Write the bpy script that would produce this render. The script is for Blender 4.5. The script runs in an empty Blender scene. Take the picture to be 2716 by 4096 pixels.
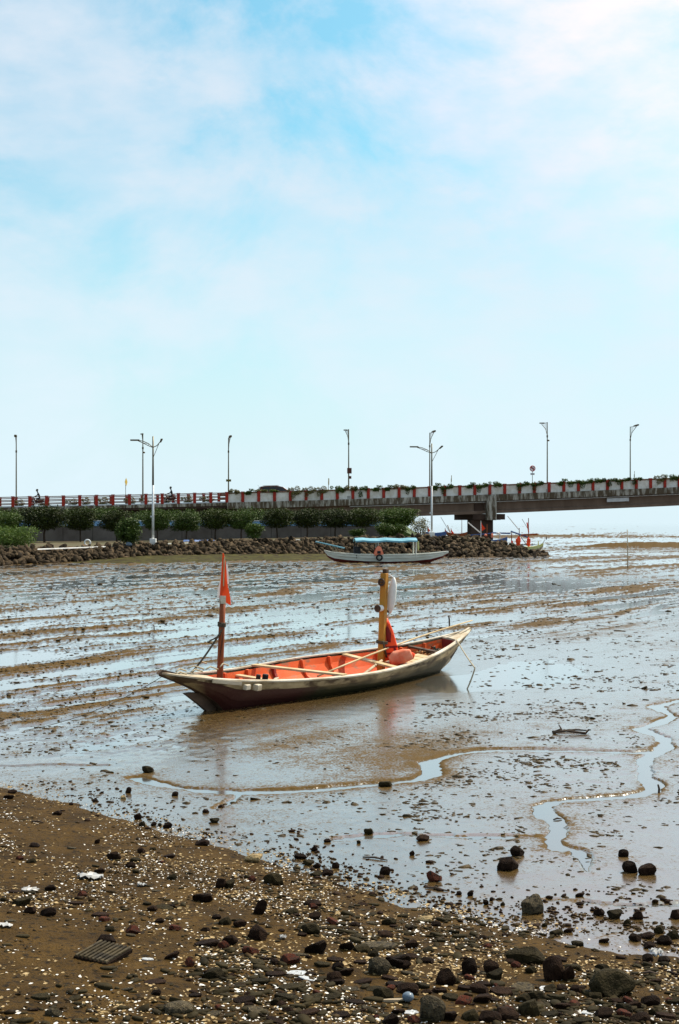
import bpy, bmesh, math, random
import numpy as np
from mathutils import Vector, Matrix, Euler

R = math.radians
rnd = random.Random(7)
nrg = np.random.default_rng(11)
scene = bpy.context.scene
COL = scene.collection

# ------------------------------------------------------------------ camera
CAM_H = 2.5
FPX = 4096 * 50.0 / 36.0          # focal length in photo pixels
HOR = 2093.0                      # horizon row of the photo
cam_d = bpy.data.cameras.new('camera')
cam_d.sensor_fit = 'VERTICAL'
cam_d.sensor_height = 36.0
cam_d.sensor_width = 24.0
cam_d.lens = 50.0
cam_d.shift_y = 45.0 / 4096.0
cam_d.clip_start = 0.1
cam_d.clip_end = 90000
cam = bpy.data.objects.new('camera', cam_d)
COL.objects.link(cam)
cam.location = (0, 0, CAM_H)
cam.rotation_euler = (R(90), 0, 0)
scene.camera = cam
scene.render.resolution_x = 679
scene.render.resolution_y = 1024
try:
    scene.cycles.use_denoising = True
    scene.cycles.max_bounces = 6
except Exception:
    pass

# ------------------------------------------------------------------ light
SUN_AZ, SUN_EL = 50.0, 52.0       # azimuth from +Y (view direction) towards +X
sun_d = bpy.data.lights.new('sun', 'SUN')
sun_d.energy = 5.0
sun_d.angle = R(0.6)
sun_d.color = (1.0, 0.90, 0.74)
sun = bpy.data.objects.new('sun', sun_d)
COL.objects.link(sun)
sdir = Vector((math.sin(R(SUN_AZ)) * math.cos(R(SUN_EL)), math.cos(R(SUN_AZ)) * math.cos(R(SUN_EL)), math.sin(R(SUN_EL))))
sun.rotation_euler = sdir.to_track_quat('Z', 'Y').to_euler()
sun.location = (30, 10, 40)

world = bpy.data.worlds.new('World')
scene.world = world
world.use_nodes = True
nt = world.node_tree
nt.nodes.clear()
def N(tree, kind, **kw):
    n = tree.nodes.new(kind)
    for k, v in kw.items():
        setattr(n, k, v)
    return n
def L(tree, a, b):
    tree.links.new(a, b)
w_out = N(nt, 'ShaderNodeOutputWorld')
w_bg = N(nt, 'ShaderNodeBackground')
w_bg.inputs['Strength'].default_value = 0.098
sky = N(nt, 'ShaderNodeTexSky', sky_type='NISHITA')
sky.sun_disc = False
sky.sun_elevation = R(SUN_EL)
sky.sun_rotation = R(SUN_AZ)
sky.air_density = 1.0
sky.dust_density = 2.2
sky.ozone_density = 1.0
tc = N(nt, 'ShaderNodeTexCoord')
def sky_noise(scale, loc, stretch, detail, rough, lo, hi, dist=0.0):
    mp = N(nt, 'ShaderNodeMapping')
    mp.inputs['Location'].default_value = loc
    mp.inputs['Scale'].default_value = stretch
    ns = N(nt, 'ShaderNodeTexNoise')
    ns.inputs['Scale'].default_value = scale
    ns.inputs['Detail'].default_value = detail
    ns.inputs['Roughness'].default_value = rough
    ns.inputs['Distortion'].default_value = dist
    mr = N(nt, 'ShaderNodeMapRange', interpolation_type='SMOOTHSTEP')
    mr.inputs['From Min'].default_value = lo
    mr.inputs['From Max'].default_value = hi
    L(nt, tc.outputs['Generated'], mp.inputs['Vector'])
    L(nt, mp.outputs['Vector'], ns.inputs['Vector'])
    L(nt, ns.outputs['Fac'], mr.inputs['Value'])
    return mr.outputs['Result']
SKY_OFF = (0.0, 0.0, 0.0)
big = sky_noise(5.2, (0.58, 6.82, 5.32), (1, 1, 1.5), 9.0, 0.60, 0.31, 0.55, 0.35)
fine = sky_noise(16.0, (3.1, 0.4, 1.7), (1, 1, 2.2), 5.0, 0.55, 0.25, 0.8)
# thin haze and cloud thicken towards the horizon, as all round a humid coast
sep = N(nt, 'ShaderNodeSeparateXYZ')
L(nt, tc.outputs['Generated'], sep.inputs['Vector'])
low = N(nt, 'ShaderNodeMapRange', interpolation_type='SMOOTHSTEP')
low.inputs['From Min'].default_value = 0.0
low.inputs['From Max'].default_value = 0.30
low.inputs['To Min'].default_value = 0.92
low.inputs['To Max'].default_value = 0.0
L(nt, sep.outputs['Z'], low.inputs['Value'])
def wmath(op, a, b):
    m = N(nt, 'ShaderNodeMath', operation=op)
    m.use_clamp = True
    for i, v in enumerate((a, b)):
        if isinstance(v, (int, float)):
            m.inputs[i].default_value = v
        else:
            L(nt, v, m.inputs[i])
    return m.outputs[0]
cl = wmath('MULTIPLY', big, wmath('ADD', wmath('MULTIPLY', fine, 0.45), 0.55))
cl = wmath('MAXIMUM', wmath('MULTIPLY', cl, 0.92), 0.10)
tint = N(nt, 'ShaderNodeMix', data_type='RGBA', blend_type='MULTIPLY')
tint.inputs[0].default_value = 1.0
L(nt, sky.outputs['Color'], tint.inputs[6])
tint.inputs[7].default_value = (0.58, 1.30, 1.28, 1)
# clouds glow a little more the nearer they are to the sun
dotn = N(nt, 'ShaderNodeVectorMath', operation='DOT_PRODUCT')
L(nt, tc.outputs['Generated'], dotn.inputs[0])
dotn.inputs[1].default_value = sdir
aur_n = N(nt, 'ShaderNodeMapRange', interpolation_type='SMOOTHSTEP')
aur_n.inputs['From Min'].default_value = 0.57
aur_n.inputs['From Max'].default_value = 0.77
L(nt, dotn.outputs['Value'], aur_n.inputs['Value'])
aur = aur_n.outputs['Result']
ccol = N(nt, 'ShaderNodeMix', data_type='RGBA')
L(nt, aur, ccol.inputs[0])
ccol.inputs[6].default_value = (5.9, 6.6, 7.4, 1)
ccol.inputs[7].default_value = (10.2, 8.5, 9.5, 1)
mixa = N(nt, 'ShaderNodeMix', data_type='RGBA')
L(nt, cl, mixa.inputs[0])
L(nt, tint.outputs[2], mixa.inputs[6])
L(nt, ccol.outputs[2], mixa.inputs[7])
hcol = N(nt, 'ShaderNodeMix', data_type='RGBA')
L(nt, aur, hcol.inputs[0])
hcol.inputs[6].default_value = (6.1, 7.4, 8.0, 1)
hcol.inputs[7].default_value = (9.0, 8.5, 9.2, 1)
mixc = N(nt, 'ShaderNodeMix', data_type='RGBA')
L(nt, low.outputs['Result'], mixc.inputs[0])
L(nt, mixa.outputs[2], mixc.inputs[6])
L(nt, hcol.outputs[2], mixc.inputs[7])
L(nt, mixc.outputs[2], w_bg.inputs['Color'])
L(nt, w_bg.outputs[0], w_out.inputs['Surface'])

vs = scene.view_settings
vs.view_transform = 'Standard'
vs.look = 'None'
vs.exposure = 0.38
vs.gamma = 1.0
vs.use_curve_mapping = False

# ------------------------------------------------------------------ helpers
def G(px, py, z=0.0):
    """point where the photo pixel meets the level z"""
    y = (CAM_H - z) * FPX / (py - HOR)
    return Vector(((px - 1358.0) / FPX * y, y, z))
def D(px, py, y):
    """point of the photo pixel at distance y"""
    return Vector(((px - 1358.0) / FPX * y, y, CAM_H - (py - HOR) * y / FPX))

class MB:
    def __init__(s):
        s.v = []; s.f = []
    def add(s, vs_, fs_):
        o = len(s.v)
        s.v.extend([tuple(p) for p in vs_])
        s.f.extend([tuple(i + o for i in f) for f in fs_])
        return s
    def box(s, c, size, rot=None):
        hx, hy, hz = size[0] / 2, size[1] / 2, size[2] / 2
        vs_ = [Vector((x, y, z)) for x in (-hx, hx) for y in (-hy, hy) for z in (-hz, hz)]
        if rot is not None:
            m = rot if isinstance(rot, Matrix) else Euler(rot).to_matrix()
            vs_ = [m @ p for p in vs_]
        c = Vector(c)
        return s.add([p + c for p in vs_], [(0, 1, 3, 2), (4, 6, 7, 5), (0, 4, 5, 1), (2, 3, 7, 6), (0, 2, 6, 4), (1, 5, 7, 3)])
    def tube(s, pts, rad, n=8, cap=True):
        pts = [Vector(p) for p in pts]
        if isinstance(rad, (int, float)):
            rad = [rad] * len(pts)
        rings = []
        up = None
        for i, p in enumerate(pts):
            t = (pts[min(i + 1, len(pts) - 1)] - pts[max(i - 1, 0)]).normalized()
            if up is None or abs(up.dot(t)) > 0.98:
                up = Vector((0, 0, 1)) if abs(t.z) < 0.9 else Vector((1, 0, 0))
            a = t.cross(up).normalized(); b = a.cross(t).normalized()
            up = b
            rings.append([p + (a * math.cos(k * 2 * math.pi / n) + b * math.sin(k * 2 * math.pi / n)) * rad[i] for k in range(n)])
        return s.loft(rings, True, cap)
    def loft(s, rings, closed=True, cap=False):
        n = len(rings[0]); vs_ = [p for r in rings for p in r]; fs_ = []
        for i in range(len(rings) - 1):
            for k in range(n if closed else n - 1):
                k2 = (k + 1) % n
                fs_.append((i * n + k, i * n + k2, (i + 1) * n + k2, (i + 1) * n + k))
        if cap and n > 2:
            fs_.append(tuple(range(n - 1, -1, -1)))
            fs_.append(tuple(range((len(rings) - 1) * n, len(rings) * n)))
        return s.add(vs_, fs_)
    def prism(s, outline, off):
        """flat polygon thickened by the vector off"""
        n = len(outline); off = Vector(off)
        vs_ = [Vector(p) for p in outline] + [Vector(p) + off for p in outline]
        fs_ = [tuple(range(n)), tuple(range(2 * n - 1, n - 1, -1))]
        fs_ += [(i, i + n, (i + 1) % n + n, (i + 1) % n) for i in range(n)]
        return s.add(vs_, fs_)
    def blob(s, c, rad, seg=10, rings=7, jit=0.0, rot=None, seed=0):
        rr = random.Random(seed)
        c = Vector(c); vs_ = []; fs_ = []
        m = Euler(rot).to_matrix() if rot is not None else None
        def put(p):
            p = Vector((p.x * rad[0], p.y * rad[1], p.z * rad[2])) * (1 + rr.uniform(-jit, jit))
            if m is not None:
                p = m @ p
            vs_.append(p + c)
        put(Vector((0, 0, 1)))
        for i in range(1, rings):
            th = math.pi * i / rings
            for k in range(seg):
                ph = 2 * math.pi * k / seg
                put(Vector((math.sin(th) * math.cos(ph), math.sin(th) * math.sin(ph), math.cos(th))))
        put(Vector((0, 0, -1)))
        for k in range(seg):
            fs_.append((0, 1 + k, 1 + (k + 1) % seg))
            e = len(vs_) - 1; o = 1 + (rings - 2) * seg
            fs_.append((e, o + (k + 1) % seg, o + k))
        for i in range(rings - 2):
            for k in range(seg):
                a = 1 + i * seg; b = a + seg
                fs_.append((a + k, b + k, b + (k + 1) % seg, a + (k + 1) % seg))
        return s.add(vs_, fs_)
    def torus(s, c, R_, r_, axis='Y', n=20, m=8):
        c = Vector(c); rings = []
        for i in range(n):
            a = 2 * math.pi * i / n
            ring = []
            for k in range(m):
                b = 2 * math.pi * k / m
                q = R_ + r_ * math.cos(b)
                if axis == 'Y':
                    p = Vector((q * math.cos(a), r_ * math.sin(b), q * math.sin(a)))
                elif axis == 'X':
                    p = Vector((r_ * math.sin(b), q * math.cos(a), q * math.sin(a)))
                else:
                    p = Vector((q * math.cos(a), q * math.sin(a), r_ * math.sin(b)))
                ring.append(p + c)
            rings.append(ring)
        rings.append(rings[0])
        return s.loft(rings, True, False)
    def mesh(s, name, smooth=False):
        me = bpy.data.meshes.new(name)
        me.from_pydata([tuple(v) for v in s.v], [], s.f)
        if smooth:
            me.polygons.foreach_set('use_smooth', [True] * len(me.polygons))
        bm = bmesh.new(); bm.from_mesh(me)
        bmesh.ops.recalc_face_normals(bm, faces=bm.faces)
        bm.to_mesh(me); bm.free()
        return me
    def build(s, name, mat, parent=None, smooth=False, bevel=0.0):
        me = s.mesh(name, smooth)
        me.materials.append(mat)
        o = bpy.data.objects.new(name, me)
        COL.objects.link(o)
        if parent is not None:
            o.parent = parent
        if bevel:
            b = o.modifiers.new('bevel', 'BEVEL'); b.width = bevel; b.segments = 2; b.limit_method = 'ANGLE'
        return o

def obj_from(name, me, parent=None, loc=None, rot=None, scale=None):
    o = bpy.data.objects.new(name, me)
    COL.objects.link(o)
    if parent is not None:
        o.parent = parent
    if loc is not None: o.location = loc
    if rot is not None: o.rotation_euler = rot
    if scale is not None: o.scale = scale
    return o
def empty(name, loc=(0, 0, 0), rot=(0, 0, 0)):
    o = bpy.data.objects.new(name, None)
    o.empty_display_size = 0.2
    COL.objects.link(o)
    o.location = loc; o.rotation_euler = rot
    return o
def tag(o, label, cat, group=None):
    o['label'] = label; o['category'] = cat
    if group: o['group'] = group
    return o
def kind(o, k, label=None, cat=None):
    o['kind'] = k
    if label: o['label'] = label
    if cat: o['category'] = cat
    return o
def copy_tree(o, parent=None):
    c = o.copy(); COL.objects.link(c)
    c.parent = parent
    for ch in list(o.children):
        copy_tree(ch, c)
    return c
def raw_mesh(name, verts, faces, mat, smooth=False):
    """fast mesh from numpy arrays; faces (n,3) or (n,4)"""
    me = bpy.data.meshes.new(name)
    nv, (nf, k) = len(verts), faces.shape
    me.vertices.add(nv)
    me.vertices.foreach_set('co', np.ascontiguousarray(verts, dtype=np.float32).ravel())
    me.loops.add(nf * k)
    me.loops.foreach_set('vertex_index', np.ascontiguousarray(faces, dtype=np.int32).ravel())
    me.polygons.add(nf)
    me.polygons.foreach_set('loop_start', np.arange(0, nf * k, k, dtype=np.int32))
    if smooth:
        me.polygons.foreach_set('use_smooth', np.ones(nf, dtype=bool))
    me.materials.append(mat)
    me.update(calc_edges=True)
    return me

# ---- numpy gradient noise
def _hash(ix, iy, seed):
    h = (ix * 374761393 + iy * 668265263 + seed * 1442695041) & 0xffffffff
    h = ((h ^ (h >> 13)) * 1274126177) & 0xffffffff
    return (h ^ (h >> 16)) & 0xffffffff
def perlin(x, y, seed=0):
    ix = np.floor(x).astype(np.int64); iy = np.floor(y).astype(np.int64)
    fx = x - ix; fy = y - iy
    u = fx * fx * fx * (fx * (fx * 6 - 15) + 10); v = fy * fy * fy * (fy * (fy * 6 - 15) + 10)
    def g(dx, dy):
        a = _hash(ix + dx, iy + dy, seed) * (2 * np.pi / 4294967296.0)
        return np.cos(a) * (fx - dx) + np.sin(a) * (fy - dy)
    a = g(0, 0) * (1 - u) + g(1, 0) * u
    b = g(0, 1) * (1 - u) + g(1, 1) * u
    return (a * (1 - v) + b * v) * 1.5
def fbm(x, y, seed=0, octv=4, gain=0.5):
    s = 0; a = 1.0
    for i in range(octv):
        s = s + a * perlin(x * 2 ** i, y * 2 ** i, seed + i * 17)
        a *= gain
    return s
def sstep(a, b, x):
    t = np.clip((x - a) / (b - a), 0, 1)
    return t * t * (3 - 2 * t)

# ------------------------------------------------------------------ materials
MATS = {}
def mat(name, c1, c2=None, rough=0.7, scale=4.0, detail=5.0, lo=0.35, hi=0.65, bump=0.0, bscale=None, metal=0.0,
        spec=0.22, stretch=(1, 1, 1), c3=None, scale3=20.0, lo3=0.6, hi3=0.7, transl=0.0, percell=0.0, ior=None):
    m = bpy.data.materials.new(name)
    m.use_nodes = True
    t = m.node_tree
    b = t.nodes['Principled BSDF']
    b.inputs['Roughness'].default_value = rough
    b.inputs['Metallic'].default_value = metal
    b.inputs['Specular IOR Level'].default_value = spec
    if ior: b.inputs['IOR'].default_value = ior
    tcn = N(t, 'ShaderNodeTexCoord'); mp = N(t, 'ShaderNodeMapping')
    mp.inputs['Scale'].default_value = stretch
    L(t, tcn.outputs['Object'], mp.inputs['Vector'])
    col = None
    if c2 is not None:
        ns = N(t, 'ShaderNodeTexNoise')
        ns.inputs['Scale'].default_value = scale; ns.inputs['Detail'].default_value = detail
        ns.inputs['Roughness'].default_value = 0.6
        L(t, mp.outputs['Vector'], ns.inputs['Vector'])
        mr = N(t, 'ShaderNodeMapRange')
        mr.inputs['From Min'].default_value = lo; mr.inputs['From Max'].default_value = hi
        L(t, ns.outputs['Fac'], mr.inputs['Value'])
        mx = N(t, 'ShaderNodeMix', data_type='RGBA')
        mx.inputs[6].default_value = (*c1, 1); mx.inputs[7].default_value = (*c2, 1)
        L(t, mr.outputs['Result'], mx.inputs[0])
        col = mx.outputs[2]
        if c3 is not None:
            n3 = N(t, 'ShaderNodeTexNoise')
            n3.inputs['Scale'].default_value = scale3; n3.inputs['Detail'].default_value = 4
            L(t, mp.outputs['Vector'], n3.inputs['Vector'])
            m3 = N(t, 'ShaderNodeMapRange')
            m3.inputs['From Min'].default_value = lo3; m3.inputs['From Max'].default_value = hi3
            L(t, n3.outputs['Fac'], m3.inputs['Value'])
            x3 = N(t, 'ShaderNodeMix', data_type='RGBA')
            L(t, m3.outputs['Result'], x3.inputs[0]); L(t, col, x3.inputs[6]); x3.inputs[7].default_value = (*c3, 1)
            col = x3.outputs[2]
    if percell:
        oi = N(t, 'ShaderNodeObjectInfo')
        hs = N(t, 'ShaderNodeHueSaturation')
        mrv = N(t, 'ShaderNodeMapRange')
        mrv.inputs['To Min'].default_value = 1 - percell; mrv.inputs['To Max'].default_value = 1 + percell
        L(t, oi.outputs['Random'], mrv.inputs['Value'])
        L(t, mrv.outputs['Result'], hs.inputs['Value'])
        if col is not None: L(t, col, hs.inputs['Color'])
        else: hs.inputs['Color'].default_value = (*c1, 1)
        col = hs.outputs['Color']
    if col is not None: L(t, col, b.inputs['Base Color'])
    else: b.inputs['Base Color'].default_value = (*c1, 1)
    if bump:
        nb = N(t, 'ShaderNodeTexNoise')
        nb.inputs['Scale'].default_value = bscale or scale * 4; nb.inputs['Detail'].default_value = 5
        L(t, mp.outputs['Vector'], nb.inputs['Vector'])
        bn = N(t, 'ShaderNodeBump'); bn.inputs['Strength'].default_value = bump
        bn.inputs['Distance'].default_value = 0.02
        L(t, nb.outputs['Fac'], bn.inputs['Height']); L(t, bn.outputs['Normal'], b.inputs['Normal'])
    if transl:
        tr = N(t, 'ShaderNodeBsdfTranslucent'); ms = N(t, 'ShaderNodeMixShader')
        ms.inputs[0].default_value = transl
        out = t.nodes['Material Output']
        if col is not None: L(t, col, tr.inputs['Color'])
        else: tr.inputs['Color'].default_value = (*c1, 1)
        L(t, b.outputs[0], ms.inputs[1]); L(t, tr.outputs[0], ms.inputs[2]); L(t, ms.outputs[0], out.inputs['Surface'])
    MATS[name] = m
    return m

# mud: a wet film lies in the low places, ridges are drier (roughness by height and by a moisture map)
def mud_material():
    m = bpy.data.materials.new('wet_mud'); m.use_nodes = True
    t = m.node_tree; b = t.nodes['Principled BSDF']
    geo = N(t, 'ShaderNodeNewGeometry'); sp = N(t, 'ShaderNodeSeparateXYZ')
    L(t, geo.outputs['Position'], sp.inputs['Vector'])
    dry = N(t, 'ShaderNodeAttribute'); dry.attribute_name = 'dryness'
    rel = N(t, 'ShaderNodeAttribute'); rel.attribute_name = 'relief'
    n1 = N(t, 'ShaderNodeTexNoise'); n1.inputs['Scale'].default_value = 9.0; n1.inputs['Detail'].default_value = 8; n1.inputs['Roughness'].default_value = 0.7
    L(t, geo.outputs['Position'], n1.inputs['Vector'])
    n2 = N(t, 'ShaderNodeTexNoise'); n2.inputs['Scale'].default_value = 45.0; n2.inputs['Detail'].default_value = 4
    L(t, geo.outputs['Position'], n2.inputs['Vector'])
    def mth(op, a, bb, clamp=False):
        q = N(t, 'ShaderNodeMath', operation=op); q.use_clamp = clamp
        for i, v in enumerate((a, bb)):
            if isinstance(v, (int, float)): q.inputs[i].default_value = v
            else: L(t, v, q.inputs[i])
        return q.outputs[0]
    d = mth('ADD', mth('ADD', dry.outputs['Fac'], mth('MULTIPLY', mth('SUBTRACT', n1.outputs['Fac'], 0.5), 1.1)), mth('MULTIPLY', mth('SUBTRACT', n2.outputs['Fac'], 0.5), 1.7), True)
    rr = N(t, 'ShaderNodeMapRange')
    rr.inputs['To Min'].default_value = 0.16; rr.inputs['To Max'].default_value = 0.60
    L(t, d, rr.inputs['Value']); L(t, rr.outputs['Result'], b.inputs['Roughness'])
    mx = N(t, 'ShaderNodeMix', data_type='RGBA')
    mx.inputs[6].default_value = (0.046, 0.026, 0.0055, 1); mx.inputs[7].default_value = (0.125, 0.074, 0.020, 1)
    L(t, mth('MULTIPLY', n1.outputs['Fac'], 1.0), mx.inputs[0])
    mx2 = N(t, 'ShaderNodeMix', data_type='RGBA', blend_type='MULTIPLY')
    mx2.inputs[0].default_value = 0.6
    L(t, mx.outputs[2], mx2.inputs[6]); L(t, n2.outputs['Color'], mx2.inputs[7])
    L(t, mx.outputs[2], b.inputs['Base Color'])
    sl = N(t, 'ShaderNodeMapRange'); sl.inputs['From Min'].default_value = 0.3; sl.inputs['From Max'].default_value = 0.7
    sl.inputs['To Min'].default_value = 0.5; sl.inputs['To Max'].default_value = 0.06
    L(t, d, sl.inputs['Value']); L(t, sl.outputs['Result'], b.inputs['Specular IOR Level'])
    b.inputs['IOR'].default_value = 1.36
    cw = N(t, 'ShaderNodeMapRange'); cw.inputs['From Min'].default_value = 0.34; cw.inputs['From Max'].default_value = 0.62
    cw.inputs['To Min'].default_value = 1.0; cw.inputs['To Max'].default_value = 0.0
    L(t, d, cw.inputs['Value']); L(t, cw.outputs['Result'], b.inputs['Coat Weight'])
    b.inputs['Coat IOR'].default_value = 2.1
    b.inputs['Coat Roughness'].default_value = 0.19
    bn = N(t, 'ShaderNodeBump'); bn.inputs['Distance'].default_value = 0.012
    L(t, mth('ADD', mth('MULTIPLY', d, 0.55), 0.05), bn.inputs['Strength'])
    L(t, mth('ADD', n2.outputs['Fac'], n1.outputs['Fac']), bn.inputs['Height'])
    L(t, bn.outputs['Normal'], b.inputs['Normal'])
    return m
M_mud = mud_material()
def water_material():
    m = bpy.data.materials.new('shallow_muddy_water'); m.use_nodes = True
    t = m.node_tree; b = t.nodes['Principled BSDF']
    b.inputs['Base Color'].default_value = (0.085, 0.075, 0.058, 1)
    b.inputs['Roughness'].default_value = 0.10
    b.inputs['IOR'].default_value = 1.5
    b.inputs['Coat Weight'].default_value = 1.0
    b.inputs['Coat IOR'].default_value = 1.4
    b.inputs['Coat Roughness'].default_value = 0.08
    geo = N(t, 'ShaderNodeNewGeometry')
    mp = N(t, 'ShaderNodeMapping'); mp.inputs['Rotation'].default_value = (0, 0, R(-57)); mp.inputs['Scale'].default_value = (0.6, 1.6, 1)
    L(t, geo.outputs['Position'], mp.inputs['Vector'])
    n1 = N(t, 'ShaderNodeTexNoise'); n1.inputs['Scale'].default_value = 2.5; n1.inputs['Detail'].default_value = 5
    L(t, mp.outputs['Vector'], n1.inputs['Vector'])
    bn = N(t, 'ShaderNodeBump'); bn.inputs['Distance'].default_value = 0.01; bn.inputs['Strength'].default_value = 0.22
    L(t, n1.outputs['Fac'], bn.inputs['Height']); L(t, bn.outputs['Normal'], b.inputs['Normal'])
    return m
M_water = water_material()

mat('beach', (0.028, 0.0148, 0.0030), (0.080, 0.044, 0.0095), 0.75, 3.0, 8, 0.3, 0.7, bump=0.8, bscale=70, c3=(0.016, 0.010, 0.004), scale3=26, lo3=0.52, hi3=0.66, spec=0.06)
mat('stone_dark', (0.008, 0.0035, 0.002), (0.028, 0.0145, 0.0075), 0.75, 5.0, 6, 0.3, 0.7, bump=0.7, bscale=18, percell=0.45, spec=0.06)
mat('stone_olive', (0.011, 0.008, 0.003), (0.036, 0.027, 0.011), 0.75, 6.0, 6, 0.3, 0.7, bump=0.7, bscale=20, percell=0.3, spec=0.06)
mat('stone_grey', (0.036, 0.027, 0.014), (0.105, 0.083, 0.050), 0.7, 7.0, 6, 0.3, 0.7, bump=0.7, bscale=20, percell=0.25, c3=(0.03, 0.025, 0.018), scale3=9, lo3=0.5, hi3=0.62, spec=0.06)
mat('stone_tan', (0.20, 0.13, 0.05), (0.42, 0.31, 0.15), 0.7, 9.0, 6, 0.3, 0.7, bump=0.6, bscale=20)
mat('brick_red', (0.06, 0.016, 0.009), (0.115, 0.034, 0.018), 0.75, 8.0, 6, 0.3, 0.7, bump=0.6, bscale=30, percell=0.3, c3=(0.03, 0.02, 0.015), scale3=7, lo3=0.5, hi3=0.6, spec=0.06)
mat('pale_stone', (0.33, 0.33, 0.33), (0.52, 0.54, 0.55), 0.4, 6.0, 5, 0.3, 0.7, bump=0.3, bscale=20, c3=(0.16, 0.15, 0.12), scale3=8, lo3=0.58, hi3=0.68)
mat('shell', (0.55, 0.50, 0.42), (0.85, 0.83, 0.78), 0.35, 30.0, 2, 0.35, 0.65)
mat('shell_dull', (0.22, 0.15, 0.065), (0.42, 0.31, 0.16), 0.5, 30.0, 2, 0.35, 0.65, spec=0.06)
mat('pebble', (0.014, 0.008, 0.003), (0.065, 0.040, 0.015), 0.6, 7.0, 3, 0.35, 0.65, spec=0.06)
mat('mud_clod', (0.030, 0.020, 0.008), (0.070, 0.048, 0.020), 0.5, 12.0, 4, 0.35, 0.65, bump=0.4, bscale=40, spec=0.06)
mat('revetment_stone', (0.012, 0.0085, 0.005), (0.135, 0.094, 0.054), 0.8, 1.6, 6, 0.36, 0.72, bump=0.8, bscale=8, percell=0.75, spec=0.06)
mat('revetment_fill', (0.012, 0.008, 0.006), (0.035, 0.025, 0.018), 0.8, 1.5, 5, 0.3, 0.7, bump=0.8, bscale=8, spec=0.06)
mat('algae', (0.028, 0.026, 0.005), (0.085, 0.074, 0.017), 0.8, 1.2, 8, 0.3, 0.7, bump=0.8, bscale=9, c3=(0.025, 0.016, 0.007), scale3=2.4, lo3=0.5, hi3=0.6, spec=0.06)
mat('promenade', (0.055, 0.038, 0.018), (0.13, 0.098, 0.055), 0.9, 0.8, 6, 0.3, 0.7, bump=0.4, bscale=6, c3=(0.07, 0.08, 0.03), scale3=1.4, lo3=0.5, hi3=0.62)
mat('concrete', (0.28, 0.26, 0.24), (0.42, 0.40, 0.37), 0.85, 1.2, 7, 0.3, 0.7, bump=0.2, bscale=10)
mat('concrete_stained', (0.42, 0.39, 0.33), (0.085, 0.062, 0.038), 0.85, 1.4, 7, 0.36, 0.54, bump=0.2, bscale=10, stretch=(2.2, 2.2, 0.45))
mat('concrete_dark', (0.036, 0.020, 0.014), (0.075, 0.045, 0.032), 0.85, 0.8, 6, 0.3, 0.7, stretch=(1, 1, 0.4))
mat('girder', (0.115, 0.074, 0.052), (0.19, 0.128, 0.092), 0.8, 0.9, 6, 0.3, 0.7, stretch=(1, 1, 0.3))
mat('panel_white', (0.74, 0.70, 0.64), (0.48, 0.42, 0.33), 0.7, 1.3, 6, 0.42, 0.75)
mat('post_red', (0.36, 0.026, 0.012), (0.24, 0.022, 0.012), 0.6, 2.5, 5, 0.3, 0.7)
mat('rail_brown', (0.15, 0.07, 0.045), (0.28, 0.17, 0.12), 0.6, 3, 4, 0.3, 0.7)
mat('pipe_white', (0.65, 0.66, 0.68), (0.5, 0.5, 0.5), 0.4, 2, 3)
mat('lamp_steel', (0.19, 0.165, 0.10), (0.13, 0.105, 0.06), 0.45, 5, 3, metal=0.4)
mat('lamp_white', (0.70, 0.72, 0.72), (0.55, 0.56, 0.55), 0.45, 3, 4)
mat('lamp_bronze', (0.075, 0.055, 0.025), (0.12, 0.085, 0.04), 0.5, 5, 3, metal=0.3)
mat('wall_grey', (0.085, 0.078, 0.070), (0.15, 0.14, 0.13), 0.9, 0.9, 7, 0.3, 0.7, bump=0.2, bscale=8)
mat('band_blue', (0.16, 0.34, 0.58), (0.24, 0.45, 0.70), 0.6, 1.5, 4)
mat('kerb_white', (0.76, 0.76, 0.74), (0.55, 0.53, 0.48), 0.7, 1.6, 5, 0.45, 0.75)
mat('leaf_dark', (0.008, 0.013, 0.0018), (0.050, 0.070, 0.006), 0.6, 2.6, 4, 0.3, 0.7, transl=0.10, percell=0.25)
mat('leaf_mid', (0.020, 0.040, 0.006), (0.072, 0.112, 0.014), 0.6, 2.6, 4, 0.3, 0.7, transl=0.12, percell=0.25)
mat('leaf_light', (0.04, 0.075, 0.014), (0.11, 0.155, 0.030), 0.6, 2.6, 4, 0.3, 0.7, transl=0.25, percell=0.2)
mat('leaf_dry', (0.12, 0.12, 0.04), (0.24, 0.20, 0.08), 0.6, 2.6, 4, 0.3, 0.7, transl=0.2)
mat('bark', (0.040, 0.026, 0.018), (0.085, 0.060, 0.042), 0.9, 6, 5, stretch=(1, 1, 0.3))
mat('boat_orange', (0.58, 0.072, 0.012), (0.66, 0.140, 0.040), 0.55, 5.0, 7, 0.3, 0.72, bump=0.15, bscale=22, c3=(0.30, 0.13, 0.07), scale3=11, lo3=0.55, hi3=0.68, stretch=(0.35, 1, 1))
mat('boat_maroon', (0.16, 0.016, 0.012), (0.25, 0.035, 0.024), 0.6, 5.0, 6, 0.3, 0.7, stretch=(0.4, 1, 1))
mat('boat_white', (0.60, 0.54, 0.43), (0.34, 0.26, 0.15), 0.5, 6.0, 7, 0.40, 0.66, bump=0.1, bscale=30, stretch=(0.3, 1, 1), c3=(0.22, 0.15, 0.09), scale3=11, lo3=0.64, hi3=0.70)
mat('wood_weathered', (0.30, 0.235, 0.15), (0.52, 0.44, 0.31), 0.7, 5.0, 7, 0.3, 0.7, bump=0.25, bscale=25, stretch=(0.25, 1.5, 1.5), c3=(0.10, 0.065, 0.035), scale3=8, lo3=0.56, hi3=0.66)
mat('wood_pale', (0.40, 0.27, 0.12), (0.58, 0.46, 0.28), 0.65, 5.0, 7, 0.3, 0.7, bump=0.2, bscale=25, stretch=(0.3, 1.5, 1.5))
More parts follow.
